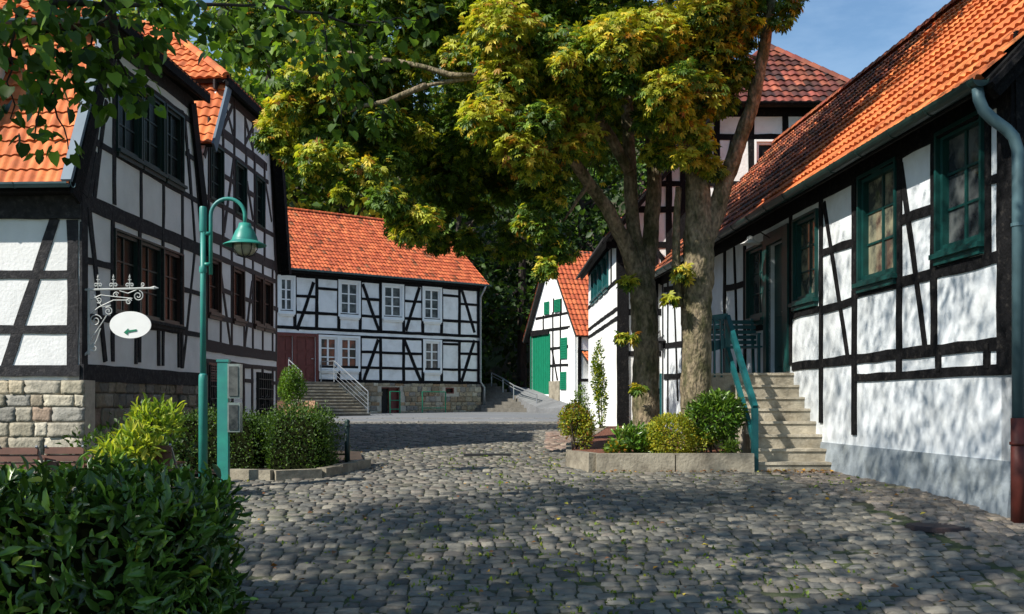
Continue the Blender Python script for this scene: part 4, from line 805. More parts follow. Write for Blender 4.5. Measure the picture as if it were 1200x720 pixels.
# ramp and lane stairs between the central and far houses
rp = MB(); P = [at(632, 479.5, 47.2), at(692, 478.5, 45.2), at(678, 477, 46.1), at(621, 455.5, 51.0), at(596, 453, 54.5), at(600, 463, 51)]
V_ = [p + Vector((0, 0, .02)) for p in P]; rp.prism([V_[0], V_[1], V_[2], V_[3], V_[4], V_[5]], (0, 0, 1), .6); struct(rp.build("lane", M['road']))
ls = MB()
for i in range(9):
    y0 = 49.6 + i * .42; xr = 1.3 - i * .26; z = 1.18 + i * .155; ls.hexa([(-1.5, y0, .6), (xr, y0 - .9, .6), (xr, y0 + 1.4, .6), (-2.2, y0 + 1.4, .6), (-1.5, y0, z + .155), (xr, y0 - .9, z + .155), (xr, y0 + 1.4, z + .155), (-2.2, y0 + 1.4, z + .155)])
tag(ls.build("stone_steps", M['darkstep']), "dark old steps in the shade right of the central house", "steps")
hr = thing("handrail", at(629, 479, 48), "grey metal handrail along the shaded lane steps beside the central house", "railing")
hpz = [(629, 463, 479, 48.2), (602, 452, 466, 50.0), (589.5, 444, 460, 51.2), (576, 437, 453, 52.4)]
mb = MB(); mb.tube([at(x, a, D) for x, a, b, D in hpz], .035, 6); mb.tube([at(x, a + 3.5, D) for x, a, b, D in hpz], .02, 6); mb.build("rail", M['steel'], hr)
for x, a, b, D in hpz: mb = MB(); mb.tube([at(x, a, D), at(x, b + 3, D)], .03, 6); mb.build("post", M['steel'], hr)

# ================================================================== STREET LAMP, SIGN, POSTS
lp = at(238, 545, 13.0); gzl = float(gz(lp.x, 13.0)); lt = thing("street_lamp", (lp.x, 13.0, gzl), "green curved-neck street lamp in front of the second left house", "street lamp")
ZL = lambda y: EYE + (472 - y) / 1200 * 13
mb = MB(); mb.tube([(lp.x, 13, gzl - .1), (lp.x, 13, ZL(446)), (lp.x, 13, ZL(440)), (lp.x, 13, ZL(438))], [.056, .056, .054, .04], 14, cap=True); mb.build("pole_base", M['lampgreen'], lt, True)
mb = MB(); mb.tube([(lp.x, 13, ZL(440)), (lp.x, 13, ZL(247))], [.038, .034], 12); mb.lathe((lp.x, 13, ZL(320)), [(.045, 0), (.05, .02), (.05, .06), (.045, .08)], 12); mb.lathe((lp.x, 13, ZL(272)), [(.045, 0), (.048, .02), (.048, .3), (.04, .32)], 12); mb.build("pole", M['lampgreen'], lt, True)
xa = (247 - 600) / 1200 * 13; xb = (287 - 600) / 1200 * 13; rr = (xb - xa) / 2; zt2 = ZL(253)
pts = [(xa, 13, ZL(322)), (xa, 13, zt2)] + [(xa + rr - rr * math.cos(t), 13, zt2 + rr * math.sin(t)) for t in [math.pi * i / 14 for i in range(1, 14)]] + [(xb, 13, zt2), (xb, 13, ZL(264))]
mb = MB(); mb.tube(pts, .024, 10); 
for y in (274, 310): mb.bar((lp.x, 13, ZL(y)), (xa, 13, ZL(y)), .05, .04)
mb.build("neck", M['lampgreen'], lt, True)
mb = MB(); zz_ = ZL(287); mb.lathe((xb, 13, zz_), [(.02, .28), (.075, .27), (.085, .22), (.12, .17), (.15, .10), (.165, .055), (.165, .04), (.175, .045), (.27, .0), (.268, -.012), (.16, .02), (.0, .03)], 28); mb.build("lamp_shade", M['lampgreen'], lt, True)
mb = MB(); mb.lathe((xb, 13, zz_), [(.14, .02), (.145, -.04), (.13, -.09), (.09, -.13), (.0, -.145)], 20); mb.build("lamp_glass", M['lampglass'], lt, True)
mb = MB()
for a in range(4):
    t = a * math.pi / 4; mb.tube([(xb + math.cos(t) * r_, 13 + math.sin(t) * r_, zz_ + z_) for r_, z_ in ((-.155, .02), (-.16, -.06), (-.11, -.13), (0, -.165), (.11, -.13), (.16, -.06), (.155, .02))], .006, 5)
mb.build("lamp_cage", M['iron'], lt)
# hanging sign on scrolled bracket (faces the viewer side of the street)
DZ = 16.05; PX = lambda x, y: at(x, y, DZ)
br = thing("sign_bracket", PX(103, 420), "ornate silver scrolled iron bracket on the corner of the left near house", "bracket")
def scroll(mb, c, r0, turns, a0, sgn=1, r=.009, k=26):
    mb.tube([c + Vector((math.cos(a0 + sgn * turns * 2 * math.pi * i / k), 0, math.sin(a0 + sgn * turns * 2 * math.pi * i / k))) * (r0 * (1 - .82 * i / k)) for i in range(k + 1)], r, 5)
mb = MB(); mb.tube([PX(104, 416), PX(104, 338)], .02, 6); mb.tube([PX(97, 340), PX(176, 338)], .017, 6); mb.tube([PX(176, 338), PX(181, 337.5), PX(186, 338)], [.017, .03, .003], 6)
mb.tube([PX(104, 412), PX(97, 418)], .02, 5); mb.build("frame", M['silver'], br)
mb = MB()
scroll(mb, PX(112, 376), .10, 1.6, 0.3); scroll(mb, PX(162, 347), .085, 1.7, 1.4, -1); scroll(mb, PX(151, 354), .05, 1.4, .4); scroll(mb, PX(127, 365), .07, 1.5, 2.2, -1); scroll(mb, PX(110, 408), .07, 1.4, 1.2); scroll(mb, PX(116, 352), .05, 1.3, 4); scroll(mb, PX(136, 346), .05, 1.3, .5)
for pts in ([(105, 352), (118, 346), (135, 348), (155, 350)], [(105, 400), (112, 390), (120, 378), (125, 370)], [(106, 368), (116, 360), (133, 352), (150, 352)], [(110, 345), (120, 360), (130, 358)], [(140, 341), (150, 344), (160, 340)], [(106, 408), (113, 400), (118, 385)]):
    P_ = [PX(*p) for p in pts]; mb.tube(P_, .009, 5)
for x in (115, 133, 152):
    mb.tube([PX(x, 338), PX(x, 324)], [.009, .009], 5); mb.tube([PX(x - 2, 328), PX(x + 2, 328)], .008, 4); mb.tube([PX(x, 328), PX(x, 325), PX(x, 321.5)], [.006, .016, .002], 5); scroll(mb, PX(x - 2.6, 334.5), .035, 1.1, 0); scroll(mb, PX(x + 2.6, 334.5), .035, 1.1, math.pi, -1)
scroll(mb, PX(167, 333.5), .035, 1.2, 4); mb.build("scrollwork", M['silver'], br)
sg = thing("hanging_sign", PX(153, 396), "white oval sign with a green arrow pointing left, hanging from the iron bracket", "sign")
c = PX(153, 381); K = 40; ov = [c + Vector((.325 * math.cos(2 * math.pi * i / K), -.012, .212 * math.sin(2 * math.pi * i / K))) for i in range(K)]
mb = MB(); mb.prism(ov, (0, -1, 0), .024); mb.build("board", M['white'], sg)
mb = MB(); af = c + Vector((0, -.016, -.10)); q = lambda x, z: af + Vector((x, 0, z + x * .16))
mb.prism([q(-.10, -.004), q(-.03, .05), q(-.035, .018), q(.10, .016), q(.10, -.012), q(-.035, -.014), q(-.045, -.05)], (0, -1, 0), -.006); mb.build("arrow", M['green'], sg)
mb = MB()
for dx in (-.14, .16): mb.tube([c + Vector((dx, 0, .18)), c + Vector((dx, 0, .27)), Vector((c.x + dx, c.y, PX(0, 352).z))], .006, 4)
mb.build("hanger", M['iron'], sg)
# notice post
npx = at(262, 575, 12.5); gn = float(gz(npx.x, 12.5)); nt_o = thing("notice_post", (npx.x, 12.5, gn), "green notice post with two glazed display boxes beside the street lamp", "post")
mb = MB(); mb.box((npx.x, 12.5, (gn + 2.1) / 2), (.13, .09, 2.1 - gn)); mb.box((npx.x, 12.5, 2.11), (.15, .11, .03)); mb.build("post", M['lampgreen'], nt_o)
for z, h in ((1.86, .42), (1.42, .36)):
    mb = MB(); mb.box((npx.x + .14, 12.5, z), (.15, .13, h)); b_ = mb.build("display_box", M['cabinet'], nt_o); mb = MB(); mb.box((npx.x + .14, 12.43, z), (.11, .012, h - .06)); mb.build("box_pane", M['gl_mid'], b_)
bo = thing("bollard", (at(407, 545, 15.4).x, 15.4, .66), "slim dark green bollard with a round knob at the end of the hedge", "bollard")
bx = at(407, 545, 15.4).x; mb = MB(); mb.tube([(bx, 15.4, .6), (bx, 15.4, 1.24)], .04, 10); mb.lathe((bx, 15.4, 1.24), [(.045, 0), (.05, .02), (.03, .04), (.045, .07), (.03, .1), (0, .11)], 12); mb.build("post", M['dkgreen'], bo, True)
mb = MB(); mb.tube([(bx, 15.4, 1.1), (bx - .9, 15.6, 1.1)], .014, 5); mb.tube([(bx, 15.4, .82), (bx - .9, 15.6, .82)], .014, 5); mb.build("rail", M['iron'], bo)
# beer-garden table and folding chairs behind the laurel hedge
tz = float(gz(-5, 11.2)); tb_ = thing("garden_table", (-5.6, 11.3, tz), "long brown slatted table behind the laurel hedge by the stone base", "table")
for i in range(5): mb = MB(); mb.box((-5.2, 11.05 + i * .12, tz + .50), (2.2, .10, .025)); mb.build("table_slat", M['wood'], tb_)
for x in (-6.1, -4.3):
    for y in (11.1, 11.5): mb = MB(); mb.bar((x, y, tz), (x, y, tz + .49), .03); mb.build("leg", M['steel'], tb_)
def chair(x, y, lab, lean=.18):
    t = thing("folding_chair", (x, y, tz), lab, "chair", "brown folding chairs behind the hedge")
    for i in range(3): mb = MB(); mb.box((x, y - .22 - .02 * i * 0 - lean * (.02 * i), tz + .46 + i * .075), (.40, .02, .07), tilt=-.2); mb.build("back_slat", M['wood'], t)
    for i in range(5): mb = MB(); mb.box((x, y - .1 + i * .08, tz + .44), (.40, .06, .02)); mb.build("seat_slat", M['wood'], t)
    for s_ in (-1, 1):
        mb = MB(); mb.bar((x + .19 * s_, y + .3, tz), (x + .19 * s_, y - .24, tz + .66), .02); mb.build("leg", M['steel'], t)
        mb = MB(); mb.bar((x + .17 * s_, y - .25, tz), (x + .17 * s_, y + .22, tz + .44), .02); mb.build("leg", M['steel'], t)
    return t
chair(-5.05, 10.7, "left folding chair of the pair in front of the stone base corner"); chair(-4.62, 10.8, "right folding chair of the pair in front of the stone base corner"); chair(-5.85, 10.6, "brown folding chair behind the hedge at the left edge of the picture"); chair(-3.85, 11.2, "brown folding chair beside the bright yellow-green shrub")

# ================================================================== HEDGES AND SHRUBS
def surf_pts(x0, x1, y0, y1, z0, z1, n, faces="TFRLB", rnd=.12):
    A = {'T': (x1 - x0) * (y1 - y0), 'F': (x1 - x0) * (z1 - z0), 'B': (x1 - x0) * (z1 - z0), 'R': (y1 - y0) * (z1 - z0), 'L': (y1 - y0) * (z1 - z0)}
    tot = sum(A[f] for f in faces); P = []; Nn = []
    for f in faces:
        k = int(n * A[f] / tot); a = rng.random(k); b = rng.random(k); x = x0 + a * (x1 - x0); y = y0 + b * (y1 - y0); z = z0 + b * (z1 - z0)
        if f == 'T': p = np.stack([x, y, np.full(k, z1)], 1); nn = (0, 0, 1)
        if f == 'F': p = np.stack([x, np.full(k, y0), z], 1); nn = (0, -1, 0)
        if f == 'B': p = np.stack([x, np.full(k, y1), z], 1); nn = (0, 1, 0)
        if f == 'R': p = np.stack([np.full(k, x1), y0 + a * (y1 - y0), z], 1); nn = (1, 0, 0)
        if f == 'L': p = np.stack([np.full(k, x0), y0 + a * (y1 - y0), z], 1); nn = (-1, 0, 0)
        P.append(p); Nn.append(np.tile(nn, (k, 1)))
    P = np.concatenate(P); Nn = np.concatenate(Nn).astype(float)
    # round the corners off
    c = np.array([(x0 + x1) / 2, (y0 + y1) / 2, (z0 + z1) / 2]); h = np.array([(x1 - x0) / 2, (y1 - y0) / 2, (z1 - z0) / 2]); q = (P - c) / h; m = np.sort(np.abs(q), 1)
    P = c + q * h * (1 - rnd * np.clip(m[:, 1] - .6, 0, 1)[:, None] * 1.2)
    return P, Nn
def hedge(name, lab, box, n, size, pal, w, T=None, m='leaf', cat="hedge", rnd=.12, bumpy=.05, upw=.5, core=.06, clip=None):
    x0, x1, y0, y1, z0, z1 = box; t = thing(name, ((x0 + x1) / 2, (y0 + y1) / 2, z0), lab, cat)
    P, N_ = surf_pts(*box, n, rnd=rnd); k = len(P)
    lump = bumpy * (np.sin(P[:, 0] * 5.1 + P[:, 2] * 3.3) + np.sin(P[:, 1] * 6.3 + P[:, 2] * 4.7 + 1) + rng.normal(0, .9, k)); P = P + N_ * lump[:, None] - N_ * rng.random(k)[:, None] ** 2 * .12
    ax = _norm(N_ * .5 + np.array([0, 0, upw]) + rng.normal(0, .55, (k, 3))); nr = _norm(N_ + rng.normal(0, .45, (k, 3)) + np.array([0, 0, .3]))
    leaves("foliage", T or T_simple(), P, ax, nr, size * rng.uniform(.6, 1.25, k), pick(k, pal, w), M[m], t)
    cb = MB(); d = core; r_ = .35
    X = [x0 + d, x1 - d]; Y = [y0 + d, y1 - d]; c = MB(); V = []; 
    gx = np.linspace(x0 + d, x1 - d, 8); gy = np.linspace(y0 + d, y1 - d, 8); 
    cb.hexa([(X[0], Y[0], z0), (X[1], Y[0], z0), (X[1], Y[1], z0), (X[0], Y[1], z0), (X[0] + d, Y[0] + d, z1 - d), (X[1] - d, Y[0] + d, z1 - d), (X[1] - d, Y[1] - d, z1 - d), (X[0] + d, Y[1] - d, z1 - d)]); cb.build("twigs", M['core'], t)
    return t
HP = [G_DK, G_MD, (.06, .12, .02), G_LT]
hedge("laurel_hedge", "big glossy dark laurel hedge in the lower left foreground", (-5.6, -1.92, 6.0, 7.5, 0.0, 1.03), 9500, .125, [G_DK, G_MD, (.08, .17, .025), (.17, .30, .04), (.34, .40, .06)], [2, 3, 3, 1.8, .2], T_laurel(), 'gloss', bumpy=.05, core=.16, rnd=.18)
hedge("clipped_hedge", "clipped dark hedge block on the left side of the plaza beside the bollard", (-3.42, -2.6, 14.0, 15.3, .6, 1.47), 8000, .04, HP, [3, 4, 3, 1], rnd=.2, core=.08)
hedge("clipped_hedge", "clipped hedge directly behind the notice post, left of the hedge block", (-4.9, -3.5, 14.2, 15.4, .6, 1.42), 7000, .04, HP, [4, 4, 2, .5], rnd=.1, core=.08)
def shrub(name, lab, c, r, n, size, pal, w, T=None, m='leaf', stems=5, base=None, up=.4, cat="shrub", off=.55):
    c = np.array(c, float); r = np.array(r, float); zb = base if base is not None else c[2] - r[2]; t = thing(name, (c[0], c[1], zb), lab, cat)
    P = []; D = []; k = 12
    for i in range(k):
        d = _norm(rng.normal(size=(1, 3)))[0]; cc = c + d * r * off; p, dd = clump_pts(cc, r * (1.04 - off), n // k, .45 if off > .5 else .8); P.append(p); D.append(dd)
    P = np.concatenate(P); D = np.concatenate(D); ok = P[:, 2] > zb; P = P[ok]; D = D[ok]; k = len(P)
    ax = _norm(D * .8 + np.array([0, 0, up]) + rng.normal(0, .5, (k, 3))); nr = _norm(D * .6 + np.array([0, 0, .8]) + rng.normal(0, .4, (k, 3)))
    leaves("foliage", T or T_simple(), P, ax, nr, size * rng.uniform(.6, 1.2, k), pick(k, pal, w), M[m], t)
    mb = MB()
    for i in range(stems):
        a = Vector((c[0] + random.uniform(-.3, .3) * r[0], c[1] + random.uniform(-.2, .2) * r[1], zb - .05)); b = Vector(c + _norm(rng.normal(size=(1, 3)))[0] * r * .6); limb(a, b, .014, .006, mb, k=4, n=5)
    mb.build("stems", M['darkbark'], t); return t
shrub("golden_shrub", "rounded golden-yellow shrub in the kerbed bed below the chestnut trunks", (2.34, 14.95, 1.10), (.40, .34, .33), 5200, .045, [YG, (.34, .33, .03), G_LT, YE], [4, 4, 2, 1], base=.85, off=.12)
shrub("golden_shrub", "thin golden shrub between the round golden shrub and the tall green one", (2.75, 14.95, 1.02), (.26, .25, .22), 1500, .045, [YG, G_LT, YE], [4, 3, 1], base=.85)
shrub("laurel_shrub", "glossy bright green laurel shrub left of the stair railing", (2.94, 15.0, 1.40), (.45, .32, .40), 2300, .10, [G_LT, (.09, .2, .02), G_MD, (.16, .28, .03)], [3, 3, 2, 2], T_laurel(), 'gloss', base=.85, off=.3)
shrub("leafy_plant", "low bright green leafy plant at the foot of the left chestnut trunk", (1.83, 15.1, 1.02), (.36, .3, .24), 900, .12, [G_LT, (.09, .2, .02), G_MD, (.2, .3, .05)], [3, 3, 2, 1], T_laurel(), 'gloss', base=.85, up=.9)
shrub("leafy_plant", "small plant with an orange bloom at the left end of the kerbed bed", (1.5, 14.9, .93), (.2, .18, .12), 420, .07, [G_LT, G_MD, OR], [3, 2, 1], base=.82)
shrub("barberry_shrub", "golden-green barberry shrub with brown tips at the left corner of the kerbed bed", (1.02, 16.2, 1.22), (.30, .30, .42), 4200, .05, [YG, G_LT, BR, (.2, .22, .03)], [4, 3, 2, 2], base=.78, stems=9)
shrub("leafy_plant", "small leafy weed under the laurel shrub by the newel post", (3.15, 14.75, .95), (.16, .12, .10), 160, .09, [G_LT, G_MD], [2, 1], T_laurel(), base=.84)
shrub("climbing_plant", "tall thin climbing plant on the white corner wall beyond the barberry shrub", (2.12, 24.6, 2.05), (.22, .25, 1.15), 1500, .08, [G_LT, YG, G_MD], [3, 2, 2], base=.9, stems=6)
shrub("climbing_plant", "loose rose bush with small white flowers left of the tall climbing plant", (1.65, 24.8, 1.45), (.28, .25, .6), 700, .06, [G_LT, G_MD, (.7, .7, .6)], [3, 2, .7], base=.9, stems=6)
shrub("rhododendron_shrub", "bright yellow-green shrub against the stone base of the left near house", (-4.05, 10.9, .98), (.34, .34, .38), 620, .13, [(.36, .42, .05), (.24, .34, .04), (.5, .5, .07), G_LT], [4, 3, 2, 2], T_laurel(), 'leaf', base=.4, up=.7, stems=8)
shrub("rhododendron_shrub", "yellow-green top shoots of the shrub just left of the street lamp pole", (-3.98, 11.5, 1.40), (.28, .26, .30), 420, .12, [(.36, .42, .05), (.2, .3, .03), G_LT], [3, 3, 2], T_laurel(), 'leaf', base=.45, up=.8, stems=8)
shrub("round_bush", "round bright green bush at the front steps of the central house", (-8.72, 40.6, 2.3), (.58, .55, .82), 3200, .11, [G_LT, G_MD, (.12, .24, .03)], [3, 2, 2], base=1.4)
rk = MB()
for i in range(14):
    x = -9.6 + random.random() * 1.7; y = 40.0 + random.random() * 1.2; s_ = random.uniform(.25, .5); rk.box((x, y, 1.15 + random.uniform(0, .35)), (s_, s_, s_ * .8), random.random() * 3, col=(.35, .2, .13), tilt=random.uniform(-.3, .3))
tag(rk.build("rockery", M['stone']), "reddish rockery stones below the round green bush", "rocks")
shrub("dark_shrub", "dark shaded shrub between the stone base and the street lamp", (-4.9, 13.3, 1.0), (.9, .8, .6), 1800, .09, [G_DK, G_MD], [3, 2], base=.5)

# ================================================================== TREES
def tree_mesh_crown(parent, clumps, T, size, palf, density, m='leaf', droop=.5, name="crown", shell=.35, flat=.8):
    P = []; D = []; Cc = []
    for c, r, n, kind in clumps:
        r = np.array([r, r, r * flat]) if np.isscalar(r) else np.array(r)
        p, d = clump_pts(c, r, int(n), shell); P.append(p); D.append(d); Cc.append(palf(kind, p, d))
    P = np.concatenate(P); D = np.concatenate(D); Cc = np.concatenate(Cc); k = len(P)
    ax = _norm(D * np.array([1, 1, .4]) + rng.normal(0, .5, (k, 3)) + np.array([0, 0, -droop])); nr = _norm(D * .7 + np.array([0, 0, .9]) + rng.normal(0, .45, (k, 3)))
    return leaves(name, T, P, ax, nr, size * rng.uniform(.65, 1.2, k), Cc, M[m], parent)
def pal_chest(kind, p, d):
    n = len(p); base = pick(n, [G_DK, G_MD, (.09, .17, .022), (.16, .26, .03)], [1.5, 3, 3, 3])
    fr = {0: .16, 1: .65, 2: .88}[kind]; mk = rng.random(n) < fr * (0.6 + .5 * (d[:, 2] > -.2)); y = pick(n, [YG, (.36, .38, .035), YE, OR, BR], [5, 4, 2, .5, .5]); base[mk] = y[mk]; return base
def pxc(x, y, D): return np.array(at(x, y, D))
# chestnut one
t1 = thing("chestnut_tree", (2.16, 16.6, .8), "left chestnut of the pair, with a leaning forked trunk and yellowing crown", "tree", None)
tk = MB(); D1 = 16.6
def pth(pts, rs, mb, n=14): 
    P = [at(*p) for p in pts]; Q = []; RR = []
    for i in range(len(P) - 1):
        for j in range(8): t = j / 8; Q.append(P[i].lerp(P[i + 1], t)); RR.append(rs[i] + (rs[i + 1] - rs[i]) * t)
    Q.append(P[-1]); RR.append(rs[-1])
    # smooth
    for _ in range(2): Q = [Q[0]] + [(Q[i - 1] + Q[i] * 2 + Q[i + 1]) / 4 for i in range(1, len(Q) - 1)] + [Q[-1]]
    mb.tube(Q, RR, n, jit=.13); return Q
pth([(757, 540, D1), (757, 500, D1), (757, 420, D1), (754, 350, D1), (750, 315, D1)], [.31, .225, .205, .21, .215], tk)
q1a = pth([(752, 335, D1), (735, 290, D1 - .1), (712, 245, D1 - .3), (690, 215, D1 - .5), (655, 165, D1 - 1), (610, 120, D1 - 1.5), (560, 90, D1 - 1.6), (500, 100, D1 - 1.4), (440, 130, D1 - 1.2)], [.165, .13, .105, .095, .075, .055, .04, .03, .018], tk)
pth([(752, 330, D1), (742, 270, D1), (738, 200, D1 + .1), (735, 120, D1 + .2), (728, 0, D1 + .3), (720, -120, D1 + .3)], [.15, .115, .105, .095, .08, .05], tk)
pth([(755, 325, D1 + .1), (762, 280, D1 + .2), (767, 220, D1 + .3), (763, 160, D1 + .4), (775, 60, D1 + .5), (800, -100, D1 + .5)], [.165, .135, .12, .105, .08, .05], tk)
0 and pth([(610, 120, D1 - 1.5), (560, 150, D1 - 1.6), (500, 200, D1 - 1.4), (470, 240, D1 - 1.6)], [.045, .035, .025, .012], tk, 8)
pth([(738, 200, D1), (680, 100, D1 - .5), (600, 0, D1 - 1), (540, -80, D1 - 1)], [.1, .08, .07, .05], tk, 8)
for a, b in (((655, 165, D1 - 1), (640, 240, D1 - 1.3)), ((560, 90, D1 - 1.6), (380, 60, D1 - 1.4)), ((500, 100, D1 - 1.4), (350, 150, D1 - 1.4)), ((735, 120, D1), (690, 60, D1 - 1.5)), ((775, 60, D1 + .5), (800, 60, D1 - 1)), ((690, 215, D1 - .5), (660, 260, D1 - .8))):
    limb(at(*a), at(*b), .05, .015, tk, k=6, n=6)
tk.build("trunk", M['bark'], t1, True)
cl = []
def add(x, y, D, r, n, k): cl.append((pxc(x, y, D), r, n, k))
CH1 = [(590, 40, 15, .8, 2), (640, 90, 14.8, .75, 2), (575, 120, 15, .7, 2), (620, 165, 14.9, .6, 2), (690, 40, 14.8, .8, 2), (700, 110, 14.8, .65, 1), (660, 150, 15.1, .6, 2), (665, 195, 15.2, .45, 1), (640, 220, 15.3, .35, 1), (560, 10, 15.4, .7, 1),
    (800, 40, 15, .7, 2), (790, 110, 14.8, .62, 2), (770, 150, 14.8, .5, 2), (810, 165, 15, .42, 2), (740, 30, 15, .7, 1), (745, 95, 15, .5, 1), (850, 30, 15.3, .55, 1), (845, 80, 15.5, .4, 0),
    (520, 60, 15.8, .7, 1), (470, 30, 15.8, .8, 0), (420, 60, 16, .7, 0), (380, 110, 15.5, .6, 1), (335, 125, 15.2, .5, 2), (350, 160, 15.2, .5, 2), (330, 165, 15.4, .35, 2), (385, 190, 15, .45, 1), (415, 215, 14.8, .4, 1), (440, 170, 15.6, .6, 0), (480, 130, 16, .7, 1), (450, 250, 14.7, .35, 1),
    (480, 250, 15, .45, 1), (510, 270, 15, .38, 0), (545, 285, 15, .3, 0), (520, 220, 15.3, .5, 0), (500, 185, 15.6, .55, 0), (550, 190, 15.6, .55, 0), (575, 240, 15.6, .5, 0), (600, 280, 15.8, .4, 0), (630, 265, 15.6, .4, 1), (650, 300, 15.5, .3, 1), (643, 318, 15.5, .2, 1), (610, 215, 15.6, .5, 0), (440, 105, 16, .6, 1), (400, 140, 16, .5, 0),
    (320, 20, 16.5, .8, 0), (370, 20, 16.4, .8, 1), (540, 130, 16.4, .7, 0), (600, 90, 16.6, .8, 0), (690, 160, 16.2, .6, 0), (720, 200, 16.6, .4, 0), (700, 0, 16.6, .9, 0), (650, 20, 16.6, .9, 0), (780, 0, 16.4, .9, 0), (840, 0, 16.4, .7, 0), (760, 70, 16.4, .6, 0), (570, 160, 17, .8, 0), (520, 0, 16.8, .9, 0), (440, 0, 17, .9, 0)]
SKIP = {(720, 200), (690, 160), (745, 95), (665, 195)}
for x, y, D, r, k in CH1:
    if (x, y) in SKIP: continue
    if k == 0 and 490 < x < 640 and y > 125: D += 3.2; r *= 1.15
    nn0 = (760 if D < 17 else 560) * (r / .6) ** 2; c0 = pxc(x, y, D)
    for q in range(4):
        o_ = rng.normal(0, 1, 3); o_ /= np.linalg.norm(o_); s_q = random.uniform(.38, .72); cl.append((c0 + o_ * r * .62, r * s_q, nn0 * .30 * (s_q / .55) ** 2 + 10, k if random.random() < .75 else 0))
for i in range(60):         # the crown above the picture
    x = random.uniform(-4.2, 4.8); y = random.uniform(13.4, 20); z = random.uniform(8.6, 13)
    if z > 8.2 and (x / 5.5) ** 2 + ((z - 8) / 6) ** 2 < 1.1: cl.append((np.array([x, y, z]), random.uniform(.6, 1.0), 260, random.choice((0, 1, 1))))
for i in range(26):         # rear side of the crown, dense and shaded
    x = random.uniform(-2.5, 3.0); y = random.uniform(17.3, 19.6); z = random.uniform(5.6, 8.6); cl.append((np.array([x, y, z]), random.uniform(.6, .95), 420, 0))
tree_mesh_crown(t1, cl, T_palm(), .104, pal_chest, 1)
# chestnut two
t2 = thing("chestnut_tree", (2.86, 15.9, .8), "right chestnut of the pair, with a straight trunk and a limb leaning right", "tree", None)
tk = MB(); D2 = 15.9
pth([(816, 560, D2), (816, 510, D2), (816, 420, D2), (817, 340, D2), (820, 280, D2), (818, 220, D2), (815, 150, D2), (808, 60, D2), (800, -80, D2)], [.34, .235, .225, .23, .24, .19, .16, .12, .08], tk)
pth([(822, 290, D2), (838, 250, D2), (856, 195, D2 - .1), (880, 130, D2 - .2), (893, 70, D2 - .3), (903, 10, D2 - .4), (912, -90, D2 - .4)], [.17, .15, .12, .105, .09, .08, .05], tk)
pth([(797, 360, D2), (793, 330, D2 - .05), (792, 280, D2 - .05), (795, 220, D2)], [.06, .075, .06, .05], tk, 8)
for a, b in (((905, 0, D2 - .4), (925, 15, D2 - .6)), ((815, 150, D2), (790, 100, D2 - .8)), ((893, 70, D2 - .3), (860, 60, D2 - .3))): limb(at(*a), at(*b), .03, .01, tk, k=5, n=6)
tk.build("trunk", M['bark'], t2, True)
cl = []
for x, y, D, r, k in ((925, 5, 15.3, .22, 0), (915, 25, 15.2, .16, 0), (860, 90, 15.9, .3, 0), (865, 40, 15.8, .4, 0), (845, 120, 15.8, .3, 0), (830, 60, 15.4, .5, 1), (820, 110, 15.3, .45, 1), (826, 190, 15.6, .25, 2), (735, 330, 15.8, .13, 1), (836, 200, 15.7, .2, 2), (728, 395, 16.0, .12, 1), (742, 395, 16.0, .1, 1), (800, 320, 15.6, .16, 1), (785, 350, 15.6, .12, 2), (748, 455, 16.1, .1, 1), (775, 180, 15.6, .3, 1), (870, 0, 15.7, .5, 0)): add(x, y, D, r, 520 * (r / .5) ** 2 + 8, k)
for i in range(34):
    x = random.uniform(1.5, 6.8); y = random.uniform(13.8, 18.5); z = random.uniform(8.8, 13); cl.append((np.array([x, y, z]), random.uniform(.5, .9), 330, random.choice((0, 1))))
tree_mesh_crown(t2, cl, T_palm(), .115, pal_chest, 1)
# linden at the left of the viewer: hanging twigs in the picture, crown overhead
t3 = thing("linden_tree", (-4.6, 2.2, 0), "green linden whose leafy twigs hang into the upper left of the picture", "tree")
tk = MB(); tk.tube([(-4.6, 2.2, -.2), (-4.6, 2.2, 1.2), (-4.5, 2.4, 2.6), (-4.4, 2.7, 4.2), (-4.2, 3.0, 6.0), (-4.1, 3.2, 8), (-4.4, 2.4, 12)], [.36, .27, .25, .22, .18, .14, .06], 14, jit=.1)
def br_(a, b, r0, r1, **k): return limb(a, b, r0, r1, tk, **k)
cl = []; pal_lin = lambda kind, p, d: pick(len(p), [G_DK, G_MD, (.09, .18, .022), (.18, .30, .035)], [2, 4, 3, 2 if kind == 0 else 4])
LN = [(30, 30, 5.0, .26, 60), (80, 50, 5.2, .26, 60), (20, 90, 5.0, .2, 34), (60, 110, 5.2, .18, 26), (120, 30, 5.2, .22, 40), (100, 90, 5.3, .2, 34), (10, 140, 5.0, .12, 12), (45, 165, 5.1, .11, 12), (75, 175, 5.2, .1, 9), (150, 80, 5.4, .2, 34), (180, 30, 5.4, .2, 30), (130, 110, 5.4, .16, 20), (165, 115, 5.5, .14, 16),
    (225, 10, 5.6, .2, 26), (260, 40, 5.8, .18, 18), (300, 10, 6.0, .22, 28), (290, 60, 6.0, .13, 10), (340, 30, 6.4, .25, 34), (380, 60, 6.8, .25, 30), (410, 30, 6.8, .28, 34), (400, 110, 7.0, .18, 16), (430, 80, 7, .22, 22), (460, 40, 7, .24, 24), (440, 130, 7.1, .16, 12), (400, 155, 7, .1, 5), (500, 20, 7, .18, 14), (60, 0, 5, .3, 60), (160, 0, 5.2, .25, 40), (0, 60, 4.8, .2, 30)]
for x, y, D, r, n in LN: cl.append((pxc(x, y, D), r, n * (1.15 if x < 200 else 1.7), 0 if x < 200 else 1))
hub = Vector((-3.6, 4.6, 4.6)); br_((-4.35, 2.8, 4.2), hub, .12, .07)
